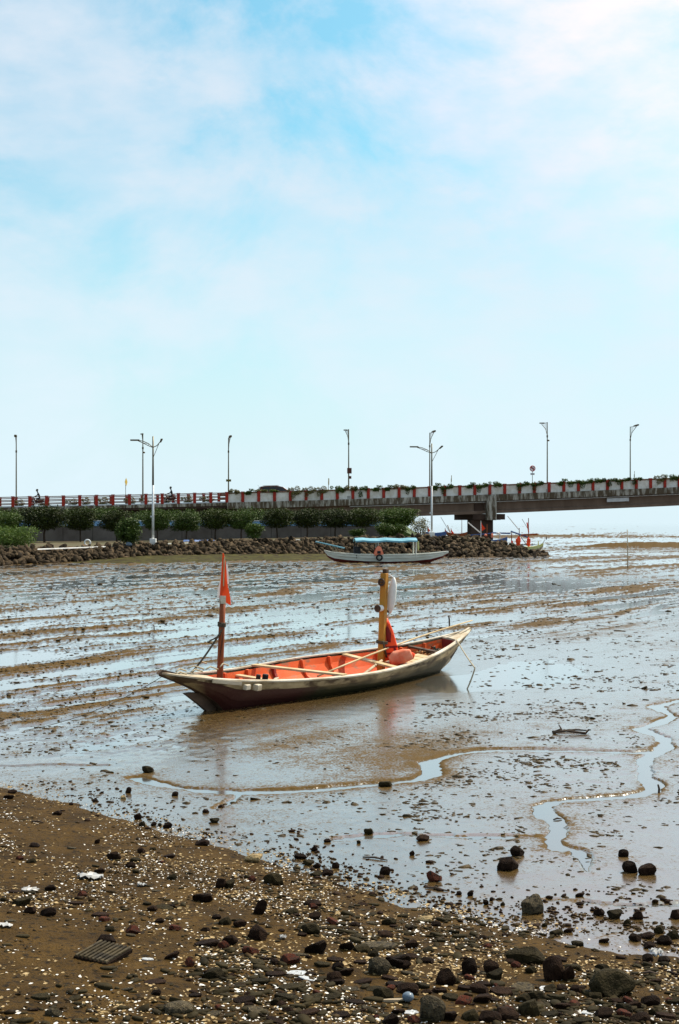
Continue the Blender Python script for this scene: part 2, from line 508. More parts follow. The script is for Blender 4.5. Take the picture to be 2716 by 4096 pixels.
mat('wood_ochre', (0.36, 0.150, 0.018), (0.50, 0.235, 0.035), 0.55, 5.0, 7, 0.3, 0.7, bump=0.2, bscale=25, stretch=(2, 2, 0.25), c3=(0.2, 0.085, 0.02), scale3=6, lo3=0.6, hi3=0.7)
mat('wood_redbrown', (0.17, 0.038, 0.010), (0.28, 0.075, 0.020), 0.5, 5.0, 7, 0.3, 0.7, bump=0.2, bscale=25, stretch=(2, 2, 0.25), c3=(0.08, 0.025, 0.012), scale3=6, lo3=0.58, hi3=0.7)
mat('wood_dark', (0.045, 0.026, 0.016), (0.10, 0.06, 0.036), 0.7, 5.0, 6, 0.3, 0.7, bump=0.25, bscale=25, stretch=(0.3, 1.5, 1.5))
mat('flag_red', (0.80, 0.085, 0.018), (0.70, 0.06, 0.015), 0.7, 3, 2, transl=0.3)
mat('cloth_white', (0.80, 0.78, 0.76), (0.70, 0.67, 0.62), 0.8, 4, 4, transl=0.2)
mat('jacket_orange', (0.85, 0.09, 0.02), (0.72, 0.055, 0.015), 0.7, 6, 4, 0.3, 0.7, bump=0.3, bscale=14)
mat('jacket_faded', (0.72, 0.14, 0.06), (0.80, 0.32, 0.20), 0.75, 7, 5, 0.3, 0.7, bump=0.3, bscale=14)
mat('jacket_dark', (0.20, 0.012, 0.012), (0.12, 0.01, 0.01), 0.75, 7, 5)
mat('float_white', (0.78, 0.78, 0.76), (0.66, 0.65, 0.60), 0.5, 4, 5, bump=0.1, bscale=12)
mat('rope', (0.055, 0.042, 0.028), (0.11, 0.09, 0.06), 0.85, 40, 3, bump=0.3, bscale=120)
mat('rope_pale', (0.30, 0.25, 0.16), (0.42, 0.36, 0.25), 0.85, 40, 3)
mat('net', (0.07, 0.075, 0.055), (0.16, 0.13, 0.09), 0.85, 20, 4)
mat('net_tan', (0.30, 0.13, 0.04), (0.45, 0.23, 0.09), 0.85, 20, 4)
mat('hull_white', (0.60, 0.60, 0.53), (0.42, 0.41, 0.33), 0.5, 1.6, 6, 0.42, 0.75, stretch=(0.5, 1, 2))
mat('hull_maroon', (0.11, 0.016, 0.012), (0.17, 0.030, 0.020), 0.6, 1.6, 5)
mat('canopy_blue', (0.11, 0.30, 0.38), (0.20, 0.42, 0.50), 0.6, 1.0, 4)
mat('rubber', (0.012, 0.012, 0.012), (0.025, 0.024, 0.022), 0.7, 6, 3)
mat('dark_cloth', (0.018, 0.018, 0.020), (0.03, 0.03, 0.034), 0.85, 6, 3)
mat('skin', (0.20, 0.105, 0.065), (0.24, 0.13, 0.08), 0.6, 6, 3)
mat('hair', (0.010, 0.008, 0.006), (0.018, 0.014, 0.010), 0.6, 20, 3)
mat('car_paint', (0.075, 0.028, 0.018), (0.09, 0.034, 0.022), 0.3, 2, 2, metal=0.3)
mat('glass_dark', (0.02, 0.022, 0.025), (0.03, 0.032, 0.035), 0.08, 2, 2)
mat('chrome', (0.5, 0.5, 0.5), (0.4, 0.4, 0.4), 0.25, 3, 2, metal=0.9)
mat('sign_white', (0.80, 0.80, 0.80), (0.72, 0.72, 0.72), 0.5, 3, 2)
mat('sign_red', (0.50, 0.022, 0.018), (0.44, 0.02, 0.016), 0.5, 3, 2)
mat('sign_black', (0.012, 0.012, 0.012), (0.02, 0.02, 0.02), 0.5, 3, 2)
mat('sign_yellow', (0.50, 0.34, 0.03), (0.42, 0.28, 0.03), 0.5, 3, 2)
mat('sign_olive', (0.16, 0.13, 0.03), (0.12, 0.10, 0.03), 0.6, 3, 2)
mat('box_brown', (0.09, 0.032, 0.022), (0.12, 0.045, 0.03), 0.6, 3, 2)
mat('asphalt', (0.045, 0.045, 0.046), (0.065, 0.064, 0.062), 0.9, 3, 5)
mat('plastic_white', (0.36, 0.36, 0.35), (0.20, 0.19, 0.17), 0.3, 5, 4, 0.4, 0.75)
mat('plastic_blue', (0.05, 0.085, 0.13), (0.20, 0.24, 0.27), 0.3, 8, 4, 0.3, 0.7)
mat('paint_blue', (0.035, 0.075, 0.20), (0.06, 0.12, 0.28), 0.55, 2, 4)
mat('paint_yellow', (0.50, 0.48, 0.11), (0.62, 0.62, 0.30), 0.55, 2, 4)
mat('hill', (0.05, 0.08, 0.06), (0.08, 0.11, 0.07), 0.9, 0.01, 4)
def hull_side_material(name, base1, base2, low1, low2, zlo, zhi, red=True):
    """weathered paint of the plank: algae stain near the waterline, old red patch by the bow"""
    m = mat(name, base1, base2, 0.6, 3.2, 8, 0.34, 0.66, bump=0.3, bscale=24, stretch=(0.45, 1.4, 1.4), c3=(0.060, 0.034, 0.014), scale3=5.0, lo3=0.50, hi3=0.60)
    t = m.node_tree; b = t.nodes['Principled BSDF']
    src = b.inputs['Base Color'].links[0].from_socket
    tcn = [n for n in t.nodes if n.type == 'TEX_COORD'][0]
    sp = N(t, 'ShaderNodeSeparateXYZ'); L(t, tcn.outputs['Object'], sp.inputs['Vector'])
    ns = N(t, 'ShaderNodeTexNoise'); ns.inputs['Scale'].default_value = 2.2; ns.inputs['Detail'].default_value = 8
    L(t, tcn.outputs['Object'], ns.inputs['Vector'])
    def mth(op, a, bb, clamp=False):
        q = N(t, 'ShaderNodeMath', operation=op); q.use_clamp = clamp
        for i, v in enumerate((a, bb)):
            if isinstance(v, (int, float)): q.inputs[i].default_value = v
            else: L(t, v, q.inputs[i])
        return q.outputs[0]
    zz = mth('ADD', sp.outputs['Z'], mth('MULTIPLY', mth('SUBTRACT', ns.outputs['Fac'], 0.5), 0.22))
    mr = N(t, 'ShaderNodeMapRange'); mr.inputs['From Min'].default_value = zlo; mr.inputs['From Max'].default_value = zhi
    L(t, zz, mr.inputs['Value'])
    mxl = N(t, 'ShaderNodeMix', data_type='RGBA'); mxl.inputs[6].default_value = (*low1, 1); mxl.inputs[7].default_value = (*low2, 1)
    L(t, ns.outputs['Fac'], mxl.inputs[0])
    mx = N(t, 'ShaderNodeMix', data_type='RGBA')
    L(t, mr.outputs['Result'], mx.inputs[0]); L(t, mxl.outputs[2], mx.inputs[6]); L(t, src, mx.inputs[7])
    out = mx.outputs[2]
    if red:
        a = N(t, 'ShaderNodeMapRange'); a.inputs['From Min'].default_value = -1.3; a.inputs['From Max'].default_value = -1.6
        L(t, mth('ADD', sp.outputs['X'], mth('MULTIPLY', mth('SUBTRACT', ns.outputs['Fac'], 0.5), 0.9)), a.inputs['Value'])
        a2 = N(t, 'ShaderNodeMapRange'); a2.inputs['From Min'].default_value = -3.20; a2.inputs['From Max'].default_value = -3.05
        L(t, mth('ADD', sp.outputs['X'], mth('MULTIPLY', sp.outputs['Z'], 0.9)), a2.inputs['Value'])
        rd = N(t, 'ShaderNodeMix', data_type='RGBA')
        L(t, mth('MULTIPLY', mth('MULTIPLY', a.outputs['Result'], a2.outputs['Result']), 0.92), rd.inputs[0])
        L(t, out, rd.inputs[6]); rd.inputs[7].default_value = (0.038, 0.0055, 0.004, 1)
        out = rd.outputs[2]
    L(t, out, b.inputs['Base Color'])
    return m
hull_side_material('strake_upper', (0.13, 0.088, 0.036), (0.44, 0.34, 0.19), (0.06, 0.038, 0.014), (0.13, 0.088, 0.036), 0.17, 0.33, red=False)
hull_side_material('strake_lower', (0.10, 0.070, 0.028), (0.32, 0.24, 0.12), (0.010, 0.009, 0.003), (0.045, 0.043, 0.012), 0.18, 0.32)

# ------------------------------------------------------------------ the setting: water, mudflat, beach, bank
SEA = 36000.0
o = MB().add([(-SEA, -200, 0), (SEA, -200, 0), (SEA, SEA, 0), (-SEA, SEA, 0)], [(0, 1, 2, 3)]).build('water', M_water)
kind(o, 'structure', 'thin sheet of muddy water lying in the pools and out to the horizon')

DIRU = np.array([0.546, 0.838])              # ridges, runnels and the boat all run this way
def flat_px(x, y):
    yy = np.maximum(y, 0.5)
    return 1358 + FPX * x / yy, HOR + FPX * CAM_H / yy
def gpath(pts):
    return np.array([[G(a, b).x, G(a, b).y] for a, b in pts])
CHANNELS = [   # traced runnels in photo pixels, half width in metres, depth
    (gpath([(2900, 2770), (2716, 2805), (2620, 2826), (2655, 2848), (2692, 2868), (2640, 2893), (2560, 2915), (2600, 2935), (2650, 2952), (2665, 2985), (2630, 3012), (2590, 3035), (2572, 3075), (2585, 3115), (2622, 3140), (2600, 3168), (2520, 3188), (2400, 3197), (2290, 3202), (2215, 3210), (2172, 3228), (2178, 3258), (2222, 3290), (2228, 3325), (2205, 3362), (2235, 3400)]), 0.082, 0.050),
    (gpath([(2640, 3008), (2540, 3014), (2400, 3008), (2250, 3006), (2100, 3003), (1950, 3004), (1850, 3012), (1770, 3030), (1712, 3052), (1712, 3080), (1722, 3100), (1660, 3122), (1540, 3136), (1400, 3150), (1250, 3163), (1100, 3174), (950, 3174), (820, 3166), (700, 3152), (600, 3134), (540, 3116)]), 0.098, 0.055),
    (gpath([(2180, 3352), (2080, 3352), (1950, 3352), (1800, 3350), (1700, 3346), (1600, 3340), (1450, 3350), (1350, 3362)]), 0.045, 0.016),
    (gpath([(2215, 3385), (2300, 3402), (2335, 3440), (2350, 3490)]), 0.045, 0.020),
    (gpath([(0, 3070), (200, 3062), (420, 3065)]), 0.045, 0.016),
    (gpath([(960, 3180), (920, 3215), (870, 3235)]), 0.04, 0.016),
    (gpath([(2150, 3600), (2300, 3607), (2480, 3627), (2716, 3622)]), 0.025, 0.012),
]
def seg_dist(x, y, path):
    best = np.full(x.shape, 1e9)
    for (ax, ay), (bx, by) in zip(path[:-1], path[1:]):
        dx, dy = bx - ax, by - ay
        t = np.clip(((x - ax) * dx + (y - ay) * dy) / (dx * dx + dy * dy + 1e-12), 0, 1)
        best = np.minimum(best, np.hypot(x - ax - t * dx, y - ay - t * dy))
    return best
# shoreline of the shingle beach (x -> distance)
SHX = np.array([-9.0, -3.21, -0.876, 0.236, 1.106, 1.99, 6.0])
SHY = np.array([19.9, 13.46, 10.88, 9.44, 8.55, 8.05, 6.2])
def shore_sd(x, y):
    return (np.interp(x, SHX, SHY) - y) * 0.68
EDGE = {}
def mud_height(x, y):
    edge = np.zeros_like(x); near = np.zeros_like(x)
    px, py = flat_px(x, y)
    u = x * DIRU[0] + y * DIRU[1]; v = -x * DIRU[1] + y * DIRU[0]
    vw = v + 0.5 * perlin(u * 0.10, v * 0.2, 5)
    rid = fbm(u * 0.085, vw * 0.62, 21, 3, 0.55)
    rid2 = fbm(u * 0.26, vw * 2.6, 31, 4, 0.62)
    lump = fbm(x * 3.0, y * 3.0, 41, 4, 0.62)
    rid3 = fbm(u * 0.45, vw * 6.5, 35, 3, 0.65) * (1 - sstep(30, 60, y))
    far1 = fbm(u * 0.022, v * 0.14, 51, 2, 0.5)
    far2 = fbm(u * 0.006, v * 0.035, 61, 3, 0.5)
    bound = np.interp(px, [-800, 0, 500, 900, 1300, 1900, 2716, 3600], [2960, 2900, 2850, 2740, 2690, 2530, 2430, 2380])
    rough = 1 - sstep(-90, 90, py - bound)
    patch_b = np.exp(-((px - 420) / 420) ** 2 - ((py - 2960) / 75) ** 2)
    right_m = sstep(1900, 2300, px) * (1 - sstep(-60, 60, py - 3150)) * 0.25
    h = rough * (0.046 * rid + 0.036 * rid2 + 0.018 * rid3 + 0.012 * lump + 0.005)
    h += rough * sstep(35, 90, y) * 0.045 * far1 + rough * sstep(110, 260, y) * 0.11 * far2
    h += (1 - rough) * (0.012 + 0.006 * rid + (0.0018 + 0.010 * right_m) * lump + 0.004 * rid2 * (0.25 + right_m))
    h += patch_b * (0.017 * lump + 0.012 * rid2 - 0.012)
    # wet hollow right of the boat and mud pushed up along its near side
    h -= 0.022 * np.exp(-((px - 2130) / 260) ** 2 - ((py - 2700) / 70) ** 2)
    h -= 0.020 * np.exp(-((px - 1790) / 130) ** 2 - ((py - 2735) / 32) ** 2)
    # dry-ish lobe in front of the boat
    h += 0.008 * np.exp(-((px - 1150) / 520) ** 2 - ((py - 2960) / 110) ** 2)
    for path, hw, dep in CHANNELS:
        lo = path.min(0) - 0.6; hi = path.max(0) + 0.6
        m = (x > lo[0]) & (x < hi[0]) & (y > lo[1]) & (y < hi[1])
        if m.any():
            xs, ys = x[m], y[m]
            wob = 0.06 * perlin(xs * 2.2, ys * 2.2, 77) + 0.035 * perlin(xs * 7, ys * 7, 78) + 0.02 * perlin(xs * 19, ys * 19, 80)
            d = seg_dist(xs, ys, path) + wob * 0.7
            w = hw * (1 + 0.45 * perlin(xs * 1.3, ys * 1.3, 79))
            cut = 1 - sstep(w * 0.60, w * 1.25, d)
            lip = np.exp(-((d - w * 1.7) / (w * 0.7)) ** 2) * 0.003
            edge[m] = np.maximum(edge[m], np.exp(-((d - w * 1.08) / (0.016 + w * 0.10)) ** 2) * np.clip(.5 + 1.5 * perlin(xs * 1.1, ys * 1.1, 83), 0, 1))
            if hw > .08: near[m] = np.maximum(near[m], np.exp(-(d / 0.55) ** 2))
            h[m] = h[m] * (1 - cut) + cut * (-dep * 0.45) + lip * (1 - cut)
    # slopes a little below the beach
    sd = shore_sd(x, y)
    h -= sstep(0.0, 1.2, sd) * 0.06
    # the flat sinks under open water far out to the right and behind the bank
    h -= sstep(250, 700, y) * 0.10
    # dark cut edge of the far creek on the right
    cr = np.exp(-((y - 150 - 4 * perlin(x * 0.12, y * 0, 91)) / 3.2) ** 2) * sstep(24, 30, x)
    h += cr * 0.50
    EDGE['v'] = edge; EDGE['n'] = near
    return h
def dryness(x, y, h):
    px, py = flat_px(x, y)
    px, py = flat_px(x, y)
    d = sstep(0.005, 0.034, h) * 0.95 - 0.06
    d += 0.14 * np.exp(-((px - 1200) / 480) ** 2 - ((py - 2960) / 120) ** 2)
    d += 0.14 * fbm(x * 0.5, y * 0.5, 101, 3, 0.5) + 0.10
    d += 0.18 * np.exp(-((px - 2500) / 260) ** 2 - ((py - 2950) / 150) ** 2)
    d -= 0.16 * sstep(1750, 2050, px) * sstep(2480, 2620, py) * (1 - sstep(3050, 3250, py))
    d += 0.75 * EDGE['v'] + 0.20 * EDGE['n']
    return np.clip(d, 0, 1)
rows_py = np.concatenate([np.linspace(4750, 3300, 250), np.linspace(3300, 2250, 390)[1:], np.linspace(2250, 2104, 90)[1:]])
ROWS = CAM_H * FPX / (rows_py - HOR)
TC = np.linspace(-1, 1, 860)
XX = TC[None, :] * (0.2387 * 1.38 * ROWS[:, None] + 0.7)
YY = np.repeat(ROWS[:, None], len(TC), 1)
xs, ys = XX.ravel(), YY.ravel()
hh = mud_height(xs, ys)
nr, nc = XX.shape
idx = np.arange(nr * nc).reshape(nr, nc)
quads = np.stack([idx[:-1, :-1], idx[:-1, 1:], idx[1:, 1:], idx[1:, :-1]], -1).reshape(-1, 4)
me = raw_mesh('mudflat', np.stack([xs, ys, hh], -1), quads, M_mud, True)
att = me.attributes.new('dryness', 'FLOAT', 'POINT')
att.data.foreach_set('value', dryness(xs, ys, hh).astype(np.float32))
mudflat = obj_from('mudflat', me)
kind(mudflat, 'structure', 'wet brown tidal mudflat with ridges and winding runnels')
def mud_z(x, y):
    return float(mud_height(np.array([float(x)]), np.array([float(y)]))[0])

def beach_height(x, y):
    sd = shore_sd(x, y)
    z = np.where(sd > 0, 0.012 + 0.085 * sd - 0.02 * np.exp(-sd * 2) + 0.02, 0.012 + 0.075 * sd)
    k = sstep(-0.2, 0.5, sd)
    return z + k * (0.010 * fbm(x * 1.6, y * 1.6, 111, 3) + 0.005 * fbm(x * 9, y * 9, 121, 3, 0.6)) + (1 - k) * 0.006 * fbm(x * 4, y * 4, 131, 3)
bx = np.linspace(-7.5, 5.0, 420); by = np.linspace(2.0, 18.5, 460)
BX, BY = np.meshgrid(bx, by)
bz = beach_height(BX.ravel(), BY.ravel())
idx = np.arange(BX.size).reshape(BX.shape)
quads = np.stack([idx[:-1, :-1], idx[:-1, 1:], idx[1:, 1:], idx[1:, :-1]], -1).reshape(-1, 4)
keep = (bz[quads] > -0.12).any(1)
quads = quads[keep]
used, inv = np.unique(quads, return_inverse=True)
me = raw_mesh('beach', np.stack([BX.ravel()[used], BY.ravel()[used], bz[used]], -1), inv.reshape(-1, 4), MATS['beach'], True)
kind(obj_from('beach', me), 'structure', 'brown sand and shingle beach sloping down to the mud')
def ground_z(x, y):
    if shore_sd(float(x), float(y)) > 0.9:
        return float(beach_height(np.array([float(x)]), np.array([float(y)]))[0])
    return max(mud_z(x, y), float(beach_height(np.array([float(x)]), np.array([float(y)]))[0]), 0.0)
def on_ground(px, py):
    """where the photo pixel meets the ground (beach or mud)"""
    z = 0.0
    for _ in range(5):
        p = G(px, py, z); z = 0.5 * z + 0.5 * ground_z(p.x, p.y)
    p = G(px, py, z)
    p.z = ground_z(p.x, p.y)
    return p

# ---- bank with promenade: front edge (rock top), heights
TOP = [(-70, 62, 0.8), (-36, 76, 0.84), (-20.8, 87, 0.86), (-15.5, 97, 0.9), (-8.3, 103.5, 1.13), (0, 106, 1.30), (5.4, 108, 1.36), (10.4, 109, 1.36), (12.9, 109.3, 0.85), (15.0, 109.2, 0.22)]
FOOT = [(-66, 57), (-34, 71), (-20, 84), (-15, 94), (-8.1, 101), (0, 102.6), (5.1, 103.8), (9.9, 104.5), (13.9, 106), (16.2, 107.5)]
BACK = [(-70, 190, 1.3), (-36, 190, 1.3), (-20, 190, 1.3), (-10, 190, 1.3), (0, 190, 1.3), (6.0, 150, 1.3), (7.0, 128, 1.3), (9.5, 121, 1.36), (12.0, 116, 1.2), (14.2, 113, 0.6), (15.6, 111, 0.15)]
def interp3(tab, x, k):
    return float(np.interp(x, [t[0] for t in tab], [t[k] for t in tab]))
m = MB()
front = TOP; n = len(TOP)
rings = []
for (x, y, z) in TOP:
    yb = interp3(BACK, x, 1); zb = interp3(BACK, x, 2)
    rings.append([Vector((x, y, z - 0.05)), Vector((x, y + 1.5, z + 0.02)), Vector((x, y * 0.4 + yb * 0.6, zb)), Vector((x, yb, zb)), Vector((x, yb + 3, -0.5)), Vector((x, y, -0.5))])
m.loft(rings, True, True)
kind(m.build('promenade', MATS['promenade']), 'structure', 'level earth promenade on the bank behind the rocks')
def bank_z(x, y):
    y0 = interp3(TOP, x, 1); z0 = interp3(TOP, x, 2); yb = interp3(BACK, x, 1); zb = interp3(BACK, x, 2)
    if y < y0 + 1.5: return z0
    return z0 + (zb - z0) * min(1.0, (y - y0 - 1.5) / max(0.1, (0.6 * (yb - y0) - 1.5)))

# green algae-covered mud strip below the rocks
m = MB(); rings = []
for i in range(60):
    x = -17.5 + i * (18.5 / 59)
    yf = float(np.interp(x, [t[0] for t in FOOT], [t[1] for t in FOOT]))
    wv = float(perlin(np.array([x * 0.5]), np.array([0.3]), 7)[0])
    wv2 = float(perlin(np.array([x * 1.8]), np.array([2.3]), 8)[0])
    e = min(1, i / 14, (59 - i) / 3)
    wd = 2 + (9.5 + 2.2 * wv + 0.9 * wv2) * e
    hz = 0.30 * e
    ring = []
    for k in range(9):
        t = k / 8
        bump_ = 0.05 * float(perlin(np.array([x * 1.3]), np.array([t * 6.0]), 9)[0])
        ring.append(Vector((x + 0.25 * wv, yf + 1.6 - wd * t, hz * (1 - t ** 1.7) + (bump_ if 0 < k < 8 else 0) - (0.06 if k == 8 else 0))))
    rings.append(ring)
m.loft(rings, False)
kind(m.build('algae_bank', MATS['algae'], smooth=True), 'structure', 'strip of mud green with algae below the rock revetment')

# ------------------------------------------------------------------ rock meshes
def rock_mesh(name, seed, sub=2, flat=(1, 1, 1), cuts=9, noise=0.06, material=None, smooth=False):
    rr = random.Random(seed)
    bm = bmesh.new(); bmesh.ops.create_icosphere(bm, subdivisions=sub, radius=1.0)
    planes = []
    for _ in range(cuts):
        nrm = Vector((rr.gauss(0, 1), rr.gauss(0, 1), rr.gauss(0, 1))).normalized()
        planes.append((nrm, rr.uniform(0.52, 0.86)))
    for v in bm.verts:
        for nrm, dd in planes:
            q = v.co.dot(nrm)
            if q > dd: v.co -= nrm * (q - dd)
    ph = [Vector((rr.uniform(1, 5), rr.uniform(1, 5), rr.uniform(1, 5))) for _ in range(4)]
    for v in bm.verts:
        c = v.co
        dsp = sum(math.sin(c.x * p.x * 1.7 + i) * math.sin(c.y * p.y * 1.7 + 2 * i) * math.sin(c.z * p.z * 1.7 + 3) for i, p in enumerate(ph))
        v.co = c * (1 + noise * dsp)
    for v in bm.verts:
        v.co = Vector((v.co.x * flat[0], v.co.y * flat[1], v.co.z * flat[2]))
    me = bpy.data.meshes.new(name); bm.to_mesh(me); bm.free()
    # unit width: x extent becomes 1
    xsz = max(v.co.x for v in me.vertices) - min(v.co.x for v in me.vertices)
    me.transform(Matrix.Scale(1.0 / xsz, 4))
    if smooth: me.polygons.foreach_set('use_smooth', [True] * len(me.polygons))
    if material: me.materials.append(MATS[material])
    return me
def slab_mesh(name, seed, material, thick=0.16, depth=0.7, n=9, bev=True):
    """flat broken piece of slate, tile or masonry with an irregular outline, unit width"""
    rr = random.Random(seed)
    out = []
    for k in range(n):
        a = 2 * math.pi * k / n + rr.uniform(-0.2, 0.2)
        r_ = rr.uniform(0.78, 1.05)
        out.append((math.cos(a) * r_ * 0.5, math.sin(a) * r_ * 0.5 * depth))
    mb = MB()
    zt = [thick * rr.uniform(0.42, 0.55) for _ in out]
    rings = [[Vector((x * 0.94, y * 0.94, -thick / 2)) for x, y in out], [Vector((x, y, -thick * 0.2)) for x, y in out],
             [Vector((x, y, thick * 0.22)) for (x, y) in out], [Vector((x * 0.93, y * 0.93, z)) for (x, y), z in zip(out, zt)]]
    mb.loft(rings, True, True)
    me = mb.mesh(name)
    me.materials.append(MATS[material])
    return me

# ------------------------------------------------------------------ rock revetment along the bank
rv_mesh = [rock_mesh('revetment_stone', 100 + i, 2, (1, rnd.uniform(0.6, 1), rnd.uniform(0.5, 0.95)), 16, 0.03, 'revetment_stone') for i in range(9)]
def rev_point(s, t):
    """s along the bank in metres of X, t 0 foot .. 1 top"""
    yf = float(np.interp(s, [p[0] for p in FOOT], [p[1] for p in FOOT])); yt = interp3(TOP, s, 1); zt = interp3(TOP, s, 2)
    return Vector((s, yf + (yt - yf) * t, -0.05 + (zt + 0.12) * t ** 0.85))
m = MB()
rings = []
for i in range(80):
    s = -38 + i * (53.6 / 79)
    rings.append([rev_point(s, t) - Vector((0, -0.35, 0.32)) for t in (0, 0.33, 0.66, 1)])
rings2 = [[p + Vector((rnd.uniform(-.1, .1), 0, rnd.uniform(-.08, .05))) for p in r] for r in rings]
revet = empty('rock_revetment', (0, 0, 0))
tag(revet, 'rock revetment of piled dark boulders along the edge of the bank', 'revetment')
core = m.loft(rings2, False).build('stone_core', MATS['revetment_fill'], revet)
def inside_algae(s):
    return -15.5 < s < 0.5
count = 0
spots = []
s = -22.0
rows_t = [0.02, 0.26, 0.5, 0.74, 0.98]
while s < 15.6:
    taper = 1.0 if s < 12.5 else max(0.25, (15.9 - s) / 3.4)
    for t in rows_t:
        if inside_algae(s) and t < 0.2: continue
        spots.append((s + rnd.uniform(-.3, .3), min(1, max(0, t + rnd.uniform(-.09, .09))), rnd.uniform(0.38, 0.70) * (0.75 + 0.25 * taper)))
    s += 0.60
spots.sort(key=lambda q: -q[2])
for s_, t_, sz in spots[:300]:
    p = rev_point(s_, t_)
    obj_from('stone', rnd.choice(rv_mesh), revet, p, (rnd.uniform(0, 6), rnd.uniform(0, 6), rnd.uniform(0, 6)), (sz * rnd.uniform(.8, 1.25), sz * rnd.uniform(.8, 1.1), sz * rnd.uniform(.75, 1)))
def merge_scatter(name, templates, pos, scl, rotm, material, parent=None, smooth=False):
    """many small pieces joined into one mesh. templates: list of (verts, tri faces)"""
    V = []; F = []; off = 0
    which = nrg.integers(0, len(templates), len(pos))
    for ti, (tv, tf) in enumerate(templates):
        sel = np.where(which == ti)[0]
        if not len(sel): continue
        vv = tv[None] * scl[sel][:, None, :]
        vv = np.einsum('nij,nkj->nki', rotm[sel], vv) + pos[sel][:, None, :]
        V.append(vv.reshape(-1, 3))
        F.append((tf[None] + (np.arange(len(sel)) * len(tv))[:, None, None]).reshape(-1, tf.shape[1]) + off)
        off += len(sel) * len(tv)
    me = raw_mesh(name, np.concatenate(V), np.concatenate(F), material, smooth)
    return obj_from(name, me, parent)
def tmpl(me):
    tv = np.array([v.co[:] for v in me.vertices]); me.calc_loop_triangles()
    return tv, np.array([t.vertices[:] for t in me.loop_triangles])
def rand_rot(n, tilt=None):
    """random rotation matrices; tilt limits the lean from level"""
    a = nrg.uniform(0, 2 * np.pi, n)
    c, s_ = np.cos(a), np.sin(a); z = np.zeros(n); o_ = np.ones(n)
    Rz = np.stack([np.stack([c, -s_, z], -1), np.stack([s_, c, z], -1), np.stack([z, z, o_], -1)], 1)
    if tilt is None: tilt = 3.14
    b = nrg.normal(0, tilt, n); c, s_ = np.cos(b), np.sin(b)
    Rx = np.stack([np.stack([o_, z, z], -1), np.stack([z, c, -s_], -1), np.stack([z, s_, c], -1)], 1)
    a = nrg.uniform(0, 2 * np.pi, n); c, s_ = np.cos(a), np.sin(a)
    Rz2 = np.stack([np.stack([c, -s_, z], -1), np.stack([s_, c, z], -1), np.stack([z, z, o_], -1)], 1)
    return Rz @ Rx @ Rz2
n = 3200
ss = nrg.uniform(-40, 15.8, n); tt = nrg.uniform(0, 1.05, n)
pos = np.array([rev_point(a, b)[:] for a, b in zip(ss, tt)]) + np.stack([np.zeros(n), np.full(n, 0.1), nrg.uniform(-.18, .02, n)], -1)
bk = ss > 9.0
pos[bk, 1] += nrg.uniform(0, 6, bk.sum()) * (tt[bk] > 0.8)
sc_ = nrg.uniform(0.26, 0.55, n)[:, None] * nrg.uniform(0.8, 1.15, (n, 3))
rv_low = [rock_mesh('fill_t', 150 + i, 1, (1, rnd.uniform(0.6, 1), rnd.uniform(0.5, 0.95)), 10, 0.03) for i in range(7)]
fill = merge_scatter('stone_fill', [tmpl(q) for q in rv_low], pos, sc_, rand_rot(n), MATS['revetment_stone'], revet)
fill['kind'] = 'stuff'

# ------------------------------------------------------------------ wall behind the trees, kerb
def wall_y(px): return float(np.interp(px, [-900, 0, 1211, 1690], [103, 111, 125, 131]))
wall = empty('boundary_wall', D(700, HOR, wall_y(700)))
wall.location.z = 0
tag(wall, 'long grey boundary wall with a blue band behind the tree row', 'wall')
wl = Vector(wall.location)
pxs = list(range(-700, 1680, 119))
for a, b in zip(pxs[:-1], pxs[1:]):
    pa = Vector(((a - 1358) / FPX * wall_y(a), wall_y(a), 0)); pb = Vector(((b - 1358) / FPX * wall_y(b), wall_y(b), 0))
    d = (pb - pa); g = d.normalized() * 0.02
    back = Vector((-d.y, d.x, 0)).normalized()
    MB().prism([pa + g + Vector((0, 0, 0.9)) - wl, pb - g + Vector((0, 0, 0.9)) - wl, pb - g + Vector((0, 0, 2.28)) - wl, pa + g + Vector((0, 0, 2.28)) - wl], back * 0.2).build('wall_panel', MATS['wall_grey'], wall)
    MB().prism([pa - back * .03 + Vector((0, 0, 2.283)) - wl, pb - back * .03 + Vector((0, 0, 2.283)) - wl, pb - back * .03 + Vector((0, 0, 2.68)) - wl, pa - back * .03 + Vector((0, 0, 2.68)) - wl], back * 0.26).build('blue_band', MATS['band_blue'], wall)
    MB().prism([pa - back * .07 + Vector((0, 0, 2.683)) - wl, pb - back * .07 + Vector((0, 0, 2.683)) - wl, pb - back * .07 + Vector((0, 0, 2.75)) - wl, pa - back * .07 + Vector((0, 0, 2.75)) - wl], back * 0.34).build('coping', MATS['kerb_white'], wall)
for (a, b, lab) in ((150, 445, 'long white kerb at the rock edge left of the bank lamp'), (628, 770, 'white kerb at the rock edge just right of the near bank lamp'), (780, 935, 'white kerb piece right of the blue tarpaulin on the rocks'), (1175, 1245, 'short white kerb piece on the rocks left of the canopy boat')):
    ya = interp3(TOP, D(a, HOR, 98).x, 1) + 0.9; yb = interp3(TOP, D(b, HOR, 100).x, 1) + 0.9
    pa = Vector(((a - 1358) / FPX * ya, ya, 0)); pb = Vector(((b - 1358) / FPX * yb, yb, 0))
    za = bank_z(pa.x, ya); zb = bank_z(pb.x, yb)
    m = MB()
    rings = []
    for t in (0, .25, .5, .75, 1):
        p = pa.lerp(pb, t); z = za + (zb - za) * t
        rings.append([p + Vector((0, dy, z + dz)) for dy, dz in ((0, -.02), (0, .03), (.02, .05), (.28, .05), (.3, .03), (.3, -.02))])
    tag(m.loft(rings, True, True).build('kerb', MATS['kerb_white']), lab, 'kerb')
